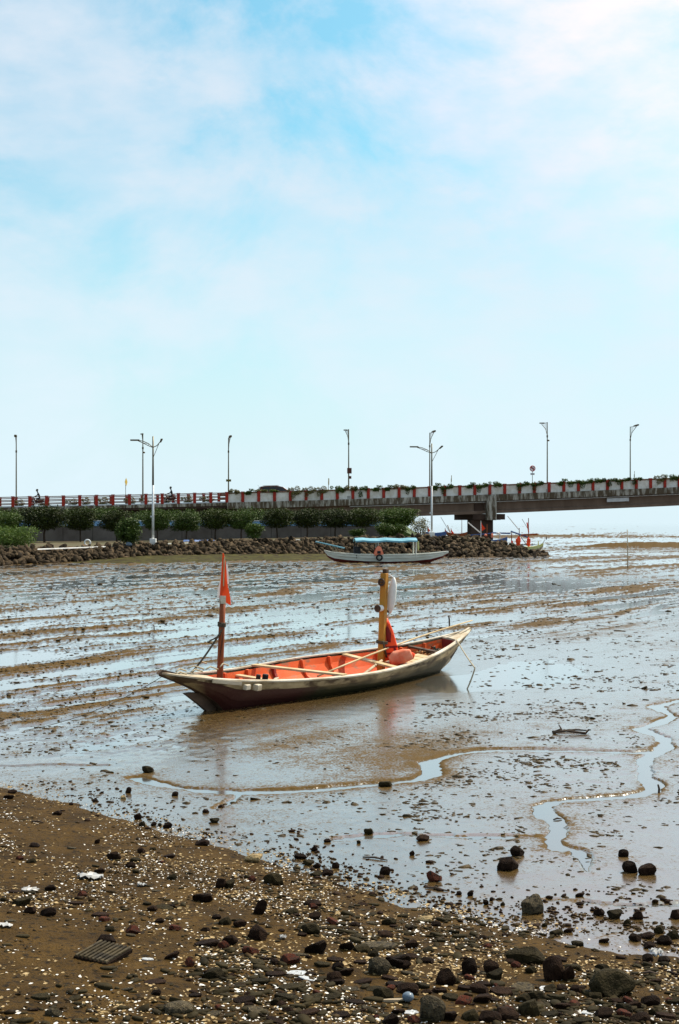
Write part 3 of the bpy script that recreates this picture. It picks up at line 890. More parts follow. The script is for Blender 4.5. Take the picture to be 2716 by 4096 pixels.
# blue tarpaulin crumpled on the bank and a pale hoop
p = D(790, 2170, 102); p.z = bank_z(p.x, 103) 
m = MB(); rings = []
for i in range(9):
    rings.append([Vector((p.x - 1.1 + i * .28, 102.6 + k * .3, p.z + .08 + .16 * abs(math.sin(i * 1.3 + k)) * (1 if 0 < k < 4 else .3))) for k in range(5)])
tag(m.loft(rings, False).build('tarpaulin', MATS['paint_blue'], smooth=False), 'crumpled blue tarpaulin lying on the bank above the rocks', 'tarpaulin')
p = D(345, 2172, 99); zt = bank_z(p.x, 99.5)
m = MB().torus((p.x, 99.5, zt + 0.22), 0.2, 0.055, 'Y', 18, 8)
tag(m.build('tyre', MATS['lamp_white'], smooth=True), 'white painted tyre standing on the bank under the trees', 'tyre')
p = D(510, 2190, 97); zt = bank_z(p.x, 97.6)
m = MB().blob((p.x, 97.6, zt + .12), (.25, .2, .16), 8, 5, .12, seed=4)
tag(m.build('plastic_bag', MATS['plastic_blue']), 'pale blue plastic bag on the rocks beside the bank shrub', 'bag')

# ------------------------------------------------------------------ trees
def leaf_cloud(lobes, n, size, seed, drop=0.0):
    """leaf faces spread through the volume of several lobes; returns verts, quads"""
    g = np.random.default_rng(seed)
    vol = np.array([a[3] * a[4] * a[5] for a in lobes]); pr = vol / vol.sum()
    w = g.choice(len(lobes), n, p=pr)
    lb = np.array(lobes)[w]
    d = g.normal(size=(n, 3)); d /= np.linalg.norm(d, axis=1)[:, None]
    r_ = g.uniform(0.30, 1.0, n) ** 0.55
    c = lb[:, :3] + d * lb[:, 3:6] * r_[:, None] * (1 + 0.10 * g.normal(size=n))[:, None]
    t1 = g.normal(size=(n, 3)); t1[:, 2] *= 0.6; t1 /= np.linalg.norm(t1, axis=1)[:, None]
    t2 = np.cross(t1, g.normal(size=(n, 3))); t2 /= np.linalg.norm(t2, axis=1)[:, None]
    s1 = size * g.uniform(0.7, 1.5, n)[:, None]; s2 = s1 * g.uniform(0.28, 0.5, n)[:, None]
    v = np.stack([c - t1 * s1, c + t2 * s2, c + t1 * s1, c - t2 * s2], 1).reshape(-1, 3)
    return v, np.arange(n * 4).reshape(-1, 4)
def limb_mesh(h, spread, seed, r0=0.07, fork=0.45):
    rr = random.Random(seed); m = MB()
    top = Vector((rr.uniform(-.12, .12), rr.uniform(-.1, .1), h * fork))
    m.tube([(0, 0, -0.15), (rr.uniform(-.05, .05), 0, h * fork * .5), top], [r0 * 1.25, r0, r0 * .85], 7)
    for k in range(6):
        a = k * 1.05 + rr.uniform(-.3, .3)
        e = top + Vector((math.cos(a) * spread * rr.uniform(.5, .9), math.sin(a) * spread * rr.uniform(.4, .8), h * rr.uniform(.22, .45)))
        mid = top.lerp(e, .5) + Vector((0, 0, .08 * h))
        m.tube([top - Vector((0, 0, .05)), mid, e], [r0 * .6, r0 * .4, r0 * .15], 5)
    return m.mesh('trunk', True)
tree_kinds = []
for k in range(5):
    rr = random.Random(300 + k)
    w = 1.42; h = 2.9
    lobes = [(0, 0, 1.85, w * .90, w * .8, .88), (0, 0, 1.35, w * .8, w * .7, .45)]
    for q in range(9):
        a = q * .7 + rr.uniform(-.3, .3)
        lobes.append((math.cos(a) * w * rr.uniform(.35, .72), math.sin(a) * w * .55, rr.uniform(1.2, 2.42), w * rr.uniform(.3, .48), w * rr.uniform(.3, .45), rr.uniform(.26, .48)))
    v, f = leaf_cloud(lobes, 7500, 0.068, 400 + k)
    cm = raw_mesh('crown', v, f, MATS['leaf_dark'])
    tm = limb_mesh(h, w * .8, 500 + k, 0.06, 0.38); tm.materials.append(MATS['bark'])
    tree_kinds.append((cm, tm))
lighter = [cm.copy() for cm, _ in tree_kinds]
for q in lighter:
    q.materials.clear(); q.materials.append(MATS['leaf_mid'])
# px of crown centre, crown width px, crown top row, lighter?
tree_row = [(25, 120, 2042, 1, 'leftmost tree of the row, half hidden behind the pale shrub'),
            (178, 165, 2012, 0, 'wide dark tree, second from the left in the row'),
            (322, 125, 2024, 0, 'rounded dark tree, third from the left in the row'),
            (468, 130, 2036, 0, 'dark tree directly behind the leafy shrub left of the lamp'),
            (628, 110, 2030, 1, 'green tree directly behind the near bank lamp'),
            (745, 110, 2042, 1, 'low green tree, first one right of the near bank lamp'),
            (862, 120, 2026, 0, 'dark round tree below the start of the white parapet panels'),
            (965, 105, 2036, 1, 'thin yellowish green tree with open crown in mid row'),
            (1110, 120, 2026, 0, 'dark tree directly left of the parked canopy of three dark trees'),
            (1228, 120, 2026, 0, 'dark tree above the bow of the canopy boat'),
            (1340, 115, 2028, 0, 'dark tree above the left end of the blue canopy'),
            (1450, 130, 2026, 0, 'broad dark tree above the middle of the blue canopy'),
            (1592, 150, 2024, 1, 'last tree of the row, next to the gap under the bridge')]
for i, (px, wpx, top, li, lab) in enumerate(tree_row):
    y = wall_y(px) - 3.0 - (i % 2) * 0.8
    x = (px - 1358) / FPX * y
    zb = bank_z(x, y)
    ztop = CAM_H - (top - HOR) * y / FPX
    sh = (ztop - zb) / 2.86
    sw = (wpx * 1.12 / FPX * y) / 2.65
    k = i % 5
    t = empty('row_tree', (x, y, zb), (0, 0, 0.35 * math.sin(i * 2.1)))
    t.scale = (sw, sw * 0.9, sh)
    lab2 = lab if i != 8 else 'dark tree just right of the thin yellowish tree in the row'
    tag(t, lab2, 'tree', 'row of clipped trees along the bank wall')
    obj_from('crown', lighter[k] if li else tree_kinds[k][0], t)
    obj_from('trunk', tree_kinds[k][1], t)

def shrub(name, label, px, py, y, w, h, n, size, m_leaf, seed, z=None, stems=5, cat='shrub', flat=0.6):
    x = (px - 1358) / FPX * y
    zb = bank_z(x, y) if z is None else z
    r = empty(name, (x, y, zb)); tag(r, label, cat)
    rr = random.Random(seed); lobes = []
    for q in range(8):
        a = q * .8; lobes.append((math.cos(a) * w * rr.uniform(.1, .34), math.sin(a) * w * .2, h * rr.uniform(.35, .72), w * rr.uniform(.14, .26), w * .18, h * rr.uniform(.16, .3)))
    lobes.append((0, 0, h * .42, w * .36, w * .26, h * .42))
    v, f = leaf_cloud(lobes, n, size, seed)
    obj_from('crown', raw_mesh('crown', v, f, m_leaf), r)
    m = MB()
    for q in range(stems):
        a = q * 2 * math.pi / stems
        m.tube([(0.05 * math.cos(a), 0.05 * math.sin(a), -.15), (w * .12 * math.cos(a), w * .1 * math.sin(a), h * .3), (w * .28 * math.cos(a), w * .2 * math.sin(a), h * .62)], [.03, .02, .008], 5)
    m.build('stem', MATS['bark'], r)
    return r
shrub('shrub', 'large pale green shrub spilling over the rocks at the left edge', 45, 2190, 92.5, 4.6, 1.95, 5200, 0.075, MATS['leaf_light'], 31, z=0.72)
shrub('shrub', 'bright green leafy shrub on the rocks left of the near bank lamp', 515, 2190, 98.2, 2.5, 2.25, 4200, 0.085, MATS['leaf_mid'], 32)
shrub('shrub', 'low green shrub at the wall foot below the thin yellowish tree', 1015, 2150, 116, 1.9, 1.5, 2600, 0.075, MATS['leaf_mid'], 33)
shrub('shrub', 'spreading green bush on the bank above the right of the blue canopy', 1560, 2155, 112, 3.0, 1.35, 4200, 0.075, MATS['leaf_mid'], 34)
shrub('shrub', 'sparse yellowish bush beside the white pole of the far bank lamp', 1680, 2150, 113.5, 1.75, 1.75, 1300, 0.06, MATS['leaf_dry'], 35)
shrub('shrub', 'small low bush at the wall foot left of the spreading green bush', 1430, 2150, 114, 1.7, 0.8, 1500, 0.07, MATS['leaf_mid'], 36)

# hedge on the embankment above the wall
rings = []; hx = []
for i in range(33):
    px = -700 + i * 75
    y = wall_y(px) + 0.6
    x = (px - 1358) / FPX * y
    e = min(1, (32 - i) / 2.0)
    rings.append([Vector((x, y, 0.8)), Vector((x, y, 2.55 * e + 0.8 * (1 - e))), Vector((x + .4, y + 8, 3.3 * e + .8 * (1 - e))), Vector((x + 1.0, y + 16, 3.3 * e + .8 * (1 - e))), Vector((x + 1.0, y + 17, 0.8))])
    hx.append((x, y, e))
kind(MB().loft(rings, False).build('embankment', MATS['leaf_mid'], smooth=False), 'structure', 'earth embankment behind the boundary wall')
lobes = []
rr = random.Random(77)
for i in range(150):
    px = -520 + i * 14.4
    y = wall_y(px) + 2.0 + rr.uniform(-.8, 1.2); x = (px - 1358) / FPX * y
    if px > 1640: continue
    lobes.append((x, y, 2.95 + rr.uniform(-.25, .3), rr.uniform(.5, .85), .7, rr.uniform(.5, .85)))
v, f = leaf_cloud(lobes, 48000, 0.085, 78)
hd = obj_from('hedge', raw_mesh('hedge', v, f, MATS['leaf_mid']))
tag(hd, 'long green hedge growing on top of the wall below the bridge railing', 'hedge')

# ------------------------------------------------------------------ bridge
A0 = Vector((-35.8, 150.0, 0)); B0 = Vector((39.1, 164.0, 0))
AX = (B0 - A0).normalized(); NB = Vector((-AX.y, AX.x, 0))        # NB points away from the camera
BANG = math.atan2(AX.y, AX.x)
LEN = (B0 - A0).length
def s_of_px(px):
    k = (px - 1358) / FPX
    return (k * A0.y - A0.x) / (AX.x - k * AX.y)
_hp = [(-700, 100), (0, 106), (600, 115), (917, 126), (1411, 141), (2000, 161), (2686, 182)]
_hs = []
for px_, h_ in _hp:
    s_ = s_of_px(px_); yy_ = A0.y + AX.y * s_
    _hs.append((s_, CAM_H + h_ * yy_ / FPX))
_fit = np.polyfit([a for a, b in _hs], [b for a, b in _hs], 2)
def top_z(s): return float(np.polyval(_fit, min(max(s, -12), 90)))
def BP(s, off, dz):
    """point on the bridge: s along, off away from the camera, dz relative to the post tops"""
    p = A0 + AX * s + NB * off
    return Vector((p.x, p.y, top_z(s) + dz))
bridge = empty('road_bridge', (A0.x, A0.y, 0)); BO = Vector((A0.x, A0.y, 0))
tag(bridge, 'long concrete road bridge with red posts crossing behind the bank', 'bridge')
PITCH = 1.745
S0 = s_of_px(51)
S_PAN = S0 + PITCH * round((s_of_px(917) - S0) / PITCH)
SMIN = S0 - 12 * PITCH; SMAX = S0 + 58 * PITCH
WID = 9.0
def bpart(name, poly, off, material, bevel=0):
    return MB().prism([p - BO for p in poly], off).build(name, MATS[material], bridge, bevel=bevel)
# deck slab
ss_ = [SMIN + i * (SMAX - SMIN) / 40 for i in range(41)]
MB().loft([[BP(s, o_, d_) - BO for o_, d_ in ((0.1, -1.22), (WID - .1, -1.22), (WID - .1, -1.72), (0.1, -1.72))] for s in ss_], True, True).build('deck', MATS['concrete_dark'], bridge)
MB().loft([[BP(s, o_, d_) - BO for o_, d_ in ((0.9, -1.08), (WID - .9, -1.08), (WID - .9, -1.216), (0.9, -1.216))] for s in ss_], True, True).build('carriageway', MATS['asphalt'], bridge)
# girders under the spans
s_join = s_of_px(1985); s_left = s_of_px(1000)
gi = 0
for (a, b) in ((s_left, s_join - .12), (s_join + .12, SMAX)):
    for off in (0.75, 2.75, 4.75, 6.75, 8.2):
        n_ = 14
        rings = []
        for i in range(n_ + 1):
            s = a + (b - a) * i / n_
            prof = ((-.34, -1.724), (.34, -1.724), (.34, -1.90), (.12, -2.05), (.12, -2.85), (.34, -3.0), (.34, -3.30), (-.34, -3.30), (-.34, -3.0), (-.12, -2.85), (-.12, -2.05), (-.34, -1.90))
            rings.append([BP(s, off + u_, d_) - BO for u_, d_ in prof])
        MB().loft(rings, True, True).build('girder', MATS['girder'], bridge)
# left approach retaining wall under the deck
MB().loft([[BP(s, o_, d_) - BO for o_, d_ in ((0.5, -1.73), (WID - .5, -1.73), (WID - .5, -1.9), (0.5, -1.9))] + [] for s in (SMIN, s_left)], True, True).build('approach_slab', MATS['concrete_dark'], bridge)
m = MB(); r0 = []
for s in (SMIN, s_left * .5 + SMIN * .5, s_left):
    p = A0 + AX * s - BO
    r0.append([Vector((p.x, p.y, top_z(s) - 1.92)) + NB * .6, Vector((p.x, p.y, top_z(s) - 1.92)) + NB * (WID - .6), Vector((p.x, p.y, .5)) + NB * (WID - .6), Vector((p.x, p.y, .5)) + NB * .6])
m.loft(r0, True, True).build('approach_wall', MATS['concrete_dark'], bridge)
# edge: fascia panels, posts, rails or white panels, both sides
post_mesh = {}
def post_at(s, off, hgt, material='post_red'):
    m = MB()
    b = BP(s, off, -hgt) - BO; t = BP(s, off, 0.0) - BO
    rot = Matrix.Rotation(BANG, 3, 'Z')
    key = (round(hgt, 2), material)
    if key not in post_mesh:
        q = MB().box((0, 0, hgt / 2 - .04), (.32, .26, hgt - .08)).box((0, 0, hgt - .035), (.38, .32, .07))
        mm = q.mesh('post'); mm.materials.append(MATS[material]); post_mesh[key] = mm
    return obj_from('post', post_mesh[key], bridge, b, (0, 0, BANG))
i = 0
s = SMIN
lamp_near_s = [s_of_px(575), s_of_px(1395), s_of_px(2193)]
while s < SMAX - 1:
    open_part = s < S_PAN - .1
    s2 = s + PITCH
    e = AX * 0.14
    post_at(s, 0.22, 1.16)
    # fascia under the parapet
    if open_part:
        bpart('fascia_panel', [BP(s, -.02, -1.165) - AX * 0 + AX * .01, BP(s2, -.02, -1.165) - AX * .01, BP(s2, -.02, -1.50) - AX * .01, BP(s, -.02, -1.50) + AX * .01], NB * .42, 'concrete_stained')
        for dz in (-.10, -.44, -.78):
            p1 = BP(s, .22, dz) + AX * .162 - BO; p2 = BP(s2, .22, dz) - AX * .162 - BO
            MB().prism([p1 - Vector((0, 0, .045)), p2 - Vector((0, 0, .045)), p2 + Vector((0, 0, .045)), p1 + Vector((0, 0, .045))], NB * .08).build('rail', MATS['rail_brown'], bridge)
        q1 = BP(s, .1, -1.16) - BO; q2 = BP(s2, .1, -1.16) - BO
        MB().prism([q1 + AX * .163, q2 - AX * .163, q2 - AX * .163 + Vector((0, 0, .13)), q1 + AX * .163 + Vector((0, 0, .13))], NB * .2).build('sill', MATS['pipe_white'], bridge)
    else:
        bpart('fascia_panel', [BP(s, -.12, -1.165) + AX * .012, BP(s2, -.12, -1.165) - AX * .012, BP(s2, -.12, -1.86) - AX * .012, BP(s, -.12, -1.86) + AX * .012], NB * .5, 'concrete_stained')
        bpart('parapet_panel', [BP(s, .24, -.22) + AX * .163, BP(s2, .24, -.22) - AX * .163, BP(s2, .24, -1.163) - AX * .163, BP(s, .24, -1.163) + AX * .163], NB * .1, 'panel_white')
        p1 = BP(s, .20, -.13) + AX * .163 - BO; p2 = BP(s2, .20, -.13) - AX * .163 - BO
        MB().prism([p1 - Vector((0, 0, .085)), p2 - Vector((0, 0, .085)), p2 + Vector((0, 0, .075)), p1 + Vector((0, 0, .075))], NB * .14).build('rail', MATS['rail_brown'], bridge)
    # far side of the carriageway
    post_at(s, WID - .3, 1.16)
    for dz in (-.10, -.44, -.78) if open_part else (-.13, -.6):
        hw_ = .05 if open_part else .16
        p1 = BP(s, WID - .28, dz) + AX * .162 - BO; p2 = BP(s2, WID - .28, dz) - AX * .162 - BO
        MB().prism([p1 - Vector((0, 0, hw_)), p2 - Vector((0, 0, hw_)), p2 + Vector((0, 0, hw_)), p1 + Vector((0, 0, hw_))], NB * .08).build('rail', MATS['rail_brown'], bridge)
    s = s2; i += 1
# far fascia (one piece) and conduit
MB().loft([[BP(s, o_, d_) - BO for o_, d_ in ((WID - .4, -1.17), (WID + .02, -1.17), (WID + .02, -1.86), (WID - .4, -1.86))] for s in ss_], True, True).build('fascia', MATS['concrete'], bridge)
sp_ = [s_of_px(1400) + k * (SMAX - s_of_px(1400)) / 20 for k in range(21)]
MB().tube([BP(s, .32, -1.99) - BO for s in sp_], .055, 6).build('conduit', MATS['pipe_white'], bridge)
# name board hung on the girder
q1 = BP(s_of_px(2432), .36, -2.12) - BO; q2 = BP(s_of_px(2520), .36, -2.12) - BO
MB().prism([q1, q2, q2 - Vector((0, 0, .42)), q1 - Vector((0, 0, .42))], NB * -.05).build('plate', MATS['pipe_white'], bridge)
# pier: crosshead, pilaster and shaft
sp = s_of_px(1958)
pc = A0 + AX * sp - BO
def pier_box(name, s_a, s_b, o_a, o_b, z_a, z_b, material):
    c = A0 + AX * ((s_a + s_b) / 2) + NB * ((o_a + o_b) / 2) - BO
    MB().box((c.x, c.y, (z_a + z_b) / 2), (s_b - s_a, o_b - o_a, z_b - z_a), (0, 0, BANG)).build(name, MATS[material], bridge, bevel=.04)
zt = top_z(sp)
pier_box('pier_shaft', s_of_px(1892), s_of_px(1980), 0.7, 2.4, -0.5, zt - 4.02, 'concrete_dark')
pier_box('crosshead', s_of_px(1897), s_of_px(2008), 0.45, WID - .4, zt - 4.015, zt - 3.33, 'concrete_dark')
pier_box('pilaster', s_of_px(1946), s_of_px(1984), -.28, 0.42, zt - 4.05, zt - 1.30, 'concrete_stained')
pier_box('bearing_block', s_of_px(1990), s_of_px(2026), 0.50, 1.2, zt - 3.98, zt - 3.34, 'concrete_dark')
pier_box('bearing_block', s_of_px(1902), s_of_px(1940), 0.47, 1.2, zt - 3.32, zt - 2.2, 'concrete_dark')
# trailing plants on the parapet
rr = random.Random(5)
pk = []
for k in range(6):
    lob = []
    for q in range(7):
        lob.append((rr.uniform(-.75, .75), rr.uniform(-.12, .1), rr.uniform(-.28, .16), rr.uniform(.18, .38), .16, rr.uniform(.12, .26)))
    if k % 2: lob.append((rr.uniform(-.4, .4), -.1, -.5, .3, .1, .34))
    v, f = leaf_cloud(lob, 800, 0.068, 60 + k)
    pk.append(raw_mesh('foliage', v, f, MATS['leaf_light'] if k % 3 == 0 else MATS['leaf_dry'] if k % 3 == 1 else MATS['leaf_mid']))
s = S_PAN + .7
while s < s_of_px(2790):
    if rr.random() < .86:
        o = obj_from('trailing_plant', rr.choice(pk), None, BP(s, .12, .02), (0, 0, BANG), (rr.uniform(.85, 1.2), 1.1, (rr.uniform(.8, 1.3) if not (s_of_px(1030) < s < s_of_px(1180)) else .55)))
        tag(o, 'trailing green plant growing over the top rail of the bridge parapet', 'plant', 'plants trailing over the bridge parapet')
    s += rr.uniform(1.1, 1.75)

s = s_of_px(-60)
while s < S_PAN - 1:
    o = obj_from('trailing_plant', pk[1], None, BP(s, WID - .55, -.55), (0, 0, BANG), (rr.uniform(.7, 1.1), 1.1, rr.uniform(.8, 1.4)))
    tag(o, 'dry plant seen through the open railing on the far side of the bridge', 'plant', 'dry plants behind the open bridge railing')
    s += rr.uniform(1.3, 3.4)

# ------------------------------------------------------------------ street lamps on the bridge
def bridge_lamp(px, top_row, near, label, extra=None):
    s = s_of_px(px) if near else None
    off = 0.34 if near else WID - .1
    if not near:
        k = (px - 1358) / FPX
        q = A0 + NB * off
        s = (k * q.y - q.x) / (AX.x - k * AX.y)
    b = BP(s, off, -1.1)
    zt = CAM_H - (top_row - HOR) * b.y / FPX
    r = empty('street_lamp', b, (0, 0, BANG)); h = zt - b.z
    tag(r, label, 'street lamp', 'street lamps on the bridge')
    MB().tube([(0, 0, 0), (0, 0, h * .5), (0, 0, h - .02)], [.085, .07, .05], 8).build('pole', MATS['lamp_steel'], r)
    MB().box((0, 0, .15), (.34, .3, .3)).build('pedestal', MATS['concrete'], r, bevel=.02)
    d = 1 if near else -1
    m = MB()
    m.tube([(0, 0, h - 1.55), (0, d * .55, h - .75), (0, d * 2.0, h - .12)], [.04, .035, .03], 6)
    m.tube([(0, 0, h - .08), (0, d * 1.0, h - .06), (0, d * 2.0, h - .04)], .03, 6)
    for t in (.35, .7, 1.1, 1.5):
        m.tube([(0, d * t, h - .07), (0, d * t * 1.1, h - 1.55 + 1.5 * (t / 2.0) ** .62)], .018, 5)
    m.build('bracket', MATS['lamp_bronze'], r)
    MB().prism([(-.13, d * 1.3, h - .10), (.13, d * 1.3, h - .10), (.17, d * 2.05, h - .06), (.10, d * 2.5, h - .02), (-.10, d * 2.5, h - .02), (-.17, d * 2.05, h - .06)], (0, 0, .13)).build('lamp_head', MATS['lamp_bronze'], r)
    MB().tube([(0, 0, h - 1.75), (0, 0, h - 1.5)], .095, 8).build('collar', MATS['lamp_bronze'], r)
    if extra == 'plate':
        zz = CAM_H - (1922 - HOR) * b.y / FPX - b.z
        MB().box((0, -.1, zz), (.58, .04, .26)).build('plate', MATS['sign_olive'], r)
    if extra == 'box':
        zz = CAM_H - (1883 - HOR) * b.y / FPX - b.z
        MB().box((.06, -.12, zz), (.5, .1, .62)).build('panel_box', MATS['box_brown'], r, bevel=.02)
        MB().box((.14, -.12, zz - .74), (.26, .2, .3)).build('control_box', MATS['box_brown'], r, bevel=.02)
    if extra == 'ball':
        MB().blob((.12, -.08, h - 2.1), (.13, .13, .1), 8, 5).build('speaker', MATS['lamp_bronze'], r)
    return r
bridge_lamp(65, 1748, False, 'bridge street lamp at the far left edge, its arm to the right')
bridge_lamp(572, 1732, True, 'bridge street lamp standing just left of the near bank lamp', 'ball')
bridge_lamp(914, 1750, False, 'bridge street lamp carrying a small flat plate above the railing', 'plate')
bridge_lamp(1397, 1716, True, 'bridge street lamp carrying a brown box halfway up its pole', 'box')
bridge_lamp(1719, 1730, False, 'bridge street lamp rising directly behind the far bank lamp')
bridge_lamp(2193, 1688, True, 'bridge street lamp right of the round prohibition sign', 'ball')
bridge_lamp(2521, 1706, False, 'rightmost bridge street lamp, its arm to the right')

# bank lamps with two arms
def bank_lamp(px, base_row, top_row, y, label):
    x = (px - 1358) / FPX * y
    zb = CAM_H - (base_row - HOR) * y / FPX
    zg = bank_z(x, y)
    r = empty('bank_street_lamp', (x, y, zg)); h = CAM_H - (top_row - HOR) * y / FPX - zg
    tag(r, label, 'street lamp', 'two-armed street lamps on the bank')
    MB().box((0, 0, (zb - zg) / 2 + .22), (.44, .44, (zb - zg) + .46)).build('pedestal', MATS['kerb_white'], r, bevel=.03)
    z1 = (zb - zg) + .45
    MB().tube([(0, 0, z1), (0, 0, h * .55)], [.085, .075], 10).build('pole', MATS['lamp_white'], r, smooth=True)
    MB().tube([(0, 0, h * .55), (0, 0, h)], [.072, .05], 10).build('upper_pole', MATS['lamp_steel'], r, smooth=True)
    m = MB(); za = h - .78
    up = [(0, 0, za), (-.35, .25, za + .28), (-.75, .5, za + .46), (-1.15, .75, za + .54)]
    lo = [(0, 0, za - .02), (-.38, .27, za + .14), (-.78, .52, za + .34), (-1.15, .75, za + .50)]
    m.tube(up, .028, 6).tube(lo, .028, 6)
    for a, b in zip(up[1:], lo[1:]): m.tube([a, b], .016, 5)
    for a, b in zip(up[:-1], lo[1:]): m.tube([a, b], .016, 5)
    m.build('arm', MATS['lamp_steel'], r)
    MB().prism([(-1.05, .66, za + .50), (-1.75, 1.0, za + .52), (-1.72, 1.2, za + .52), (-1.15, .92, za + .50)], (0, 0, .10)).build('lamp_head', MATS['lamp_bronze'], r)
    m = MB()
    m.tube([(0, 0, za), (.32, -.35, za + .10), (.62, -.7, za + .38)], [.03, .03, .03], 6)
    m.tube([(0, 0, za - .75), (.5, -.56, za + .26)], .02, 6)
    m.build('arm', MATS['lamp_steel'], r)
    MB().prism([(.55, -.60, za + .30), (.65, -.64, za + .30), (.84, -1.25, za + .46), (.70, -1.25, za + .46)], (0, 0, .08)).build('lamp_head', MATS['lamp_bronze'], r)
    MB().box((-.12, -.02, 2.0), (.1, .1, .12)).build('clamp', MATS['lamp_white'], r)
    return r
bank_lamp(612, 2180, 1745, 100.0, 'tall two-armed lamp on the bank beside the leafy shrub')
bank_lamp(1727, 2150, 1774, 116.0, 'tall two-armed lamp on the bank near the bridge pier')

# ------------------------------------------------------------------ signs on the bridge
def far_point(px, off):
    k = (px - 1358) / FPX
    q = A0 + NB * off
    s = (k * q.y - q.x) / (AX.x - k * AX.y)
    return s
def sign_post(px, off):
    s = far_point(px, off); b = BP(s, off, -1.08)
    return s, b
s, b = sign_post(2130, .75)
r = empty('road_sign', b, (0, 0, BANG)); tag(r, 'round no-left-turn sign with small plate on the bridge', 'road sign')
zc = CAM_H - (1874 - HOR) * b.y / FPX - b.z
MB().tube([(0, .04, 0), (0, .04, zc + .2)], .035, 8).build('pole', MATS['lamp_steel'], r)
def disc(cx, cz, rad, y0, th, n=28):
    return [(cx + rad * math.cos(2 * math.pi * k / n), y0, cz + rad * math.sin(2 * math.pi * k / n)) for k in range(n)]
MB().prism(disc(0, zc, .34, 0, 0), (0, -.02, 0)).build('sign_face', MATS['sign_white'], r)
MB().torus((0, -.03, zc), .305, .040, 'Y', 32, 6).build('ring', MATS['sign_red'], r)
MB().prism([(-.245, -.034, zc + .185), (-.185, -.034, zc + .245), (.245, -.034, zc - .185), (.185, -.034, zc - .245)], (0, -.014, 0)).build('slash', MATS['sign_red'], r)
MB().prism([(.05, -.021, zc - .2), (.12, -.021, zc - .2), (.12, -.021, zc + .10), (-.05, -.021, zc + .10), (-.05, -.021, zc + .17), (-.19, -.021, zc + .065), (-.05, -.021, zc - .04), (-.05, -.021, zc + .03), (.05, -.021, zc + .03)], (0, -.012, 0)).build('arrow', MATS['sign_black'], r)
zp = CAM_H - (1896 - HOR) * b.y / FPX - b.z
MB().box((0, 0, zp), (.50, .02, .22)).build('plate', MATS['sign_white'], r)
m = MB()
for k in range(2): m.box((0, -.016, zp + .045 - k * .09), (.40 - .06 * k, .008, .035))
m.build('plate_lettering', MATS['sign_black'], r)
s, b = sign_post(504, 1.0)
r = empty('road_sign', b, (0, 0, BANG + R(68))); tag(r, 'yellow diamond warning sign seen nearly edge-on on the bridge', 'road sign')
zc = CAM_H - (1928 - HOR) * b.y / FPX - b.z
MB().tube([(0, .04, 0), (0, .04, zc)], .03, 8).build('pole', MATS['lamp_steel'], r)
MB().prism([(-.40, 0, zc), (0, 0, zc - .44), (.40, 0, zc), (0, 0, zc + .44)], (0, -.03, 0)).build('sign_face', MATS['sign_yellow'], r)
for px, row, lab in ((1315, 1926, 'narrow upright sign plate on the bridge right of the car'), (1806, 1914, 'narrow upright sign plate on the bridge right of the far bank lamp'), (2538, 1897, 'small narrow sign plate beside the rightmost bridge lamp')):
    s, b = sign_post(px, 1.0)
    r = empty('road_sign', b, (0, 0, BANG + R(70))); tag(r, lab, 'road sign')
    zc = CAM_H - (row - HOR) * b.y / FPX - b.z
    MB().tube([(0, .04, 0), (0, .04, zc)], .03, 8).build('pole', MATS['lamp_steel'], r)
    MB().box((0, 0, zc), (.50, .03, .70), (0, R(4), 0)).build('sign_face', MATS['sign_olive'], r)

# ------------------------------------------------------------------ car on the bridge
s_c = far_point(1103, 2.6)
cb = BP(s_c, 2.6, -1.08)
slope = math.atan((top_z(s_c + 1) - top_z(s_c - 1)) / 2)
car = empty('car', cb, (0, -slope, BANG)); tag(car, 'dark red-brown car driving on the bridge behind the parapet plants', 'car')
# side profile (x forward to the right)
CH = CAM_H - (1943 - HOR) * cb.y / FPX - cb.z
prof = [(-2.1, .35), (-2.12, .75), (-2.05, .98), (-1.72, CH - .06), (-1.2, CH), (0.1, CH - .01), (0.75, CH - .16), (1.42, CH - .62), (2.05, .92), (2.2, .72), (2.2, .36)]
m = MB()
rings = []
for yv, k in ((-.84, 1.0), (-.80, 1.0), (.80, 1.0), (.84, 1.0)):
    inset = .03 if abs(yv) > .82 else 0
    rings.append([Vector((x * (1 - inset * .3), yv * (0.86 if z > 1.2 else 1.0), z - (inset if z > 1 else 0))) for x, z in prof])
m.loft(rings, True, True).build('body', MATS['car_paint'], car, smooth=False, bevel=.04)
for sy in (-1, 1):
    for a in ([(-1.66, 1.02), (-1.5, CH - .16), (-.75, CH - .09), (-.75, 1.02)], [(-.68, 1.02), (-.68, CH - .09), (.02, CH - .10), (.02, 1.02)], [(.09, 1.02), (.09, CH - .11), (.62, CH - .24), (1.22, 1.02)]):
        MB().prism([(x, sy * (.845 if z < 1.2 else .735), z) for x, z in a], (0, sy * .015, 0)).build('side_window', MATS['glass_dark'], car)
    for x in (-1.35, 1.35):
        wv = MB().torus((x, sy * .74, .33), .24, .10, 'Y', 18, 8).build('wheel', MATS['rubber'], car, smooth=True)
        MB().prism(disc(x, .33, .18, sy * .78, 0, 16), (0, sy * .03, 0)).build('hub', MATS['chrome'], wv)
    MB().box((2.17, sy * .6, .72), (.06, .34, .14)).build('headlight', MATS['sign_white'], car)
    MB().box((-2.12, sy * .66, .85), (.05, .16, .26)).build('tail_light', MATS['sign_red'], car)
MB().tube([(-1.5, -.62, CH + .03), (.3, -.62, CH + .02)], .02, 5).build('roof_rail', MATS['lamp_bronze'], car)
MB().tube([(-1.85, -.2, CH - .02), (-2.0, -.2, CH + .1)], .014, 5).build('aerial', MATS['rubber'], car)

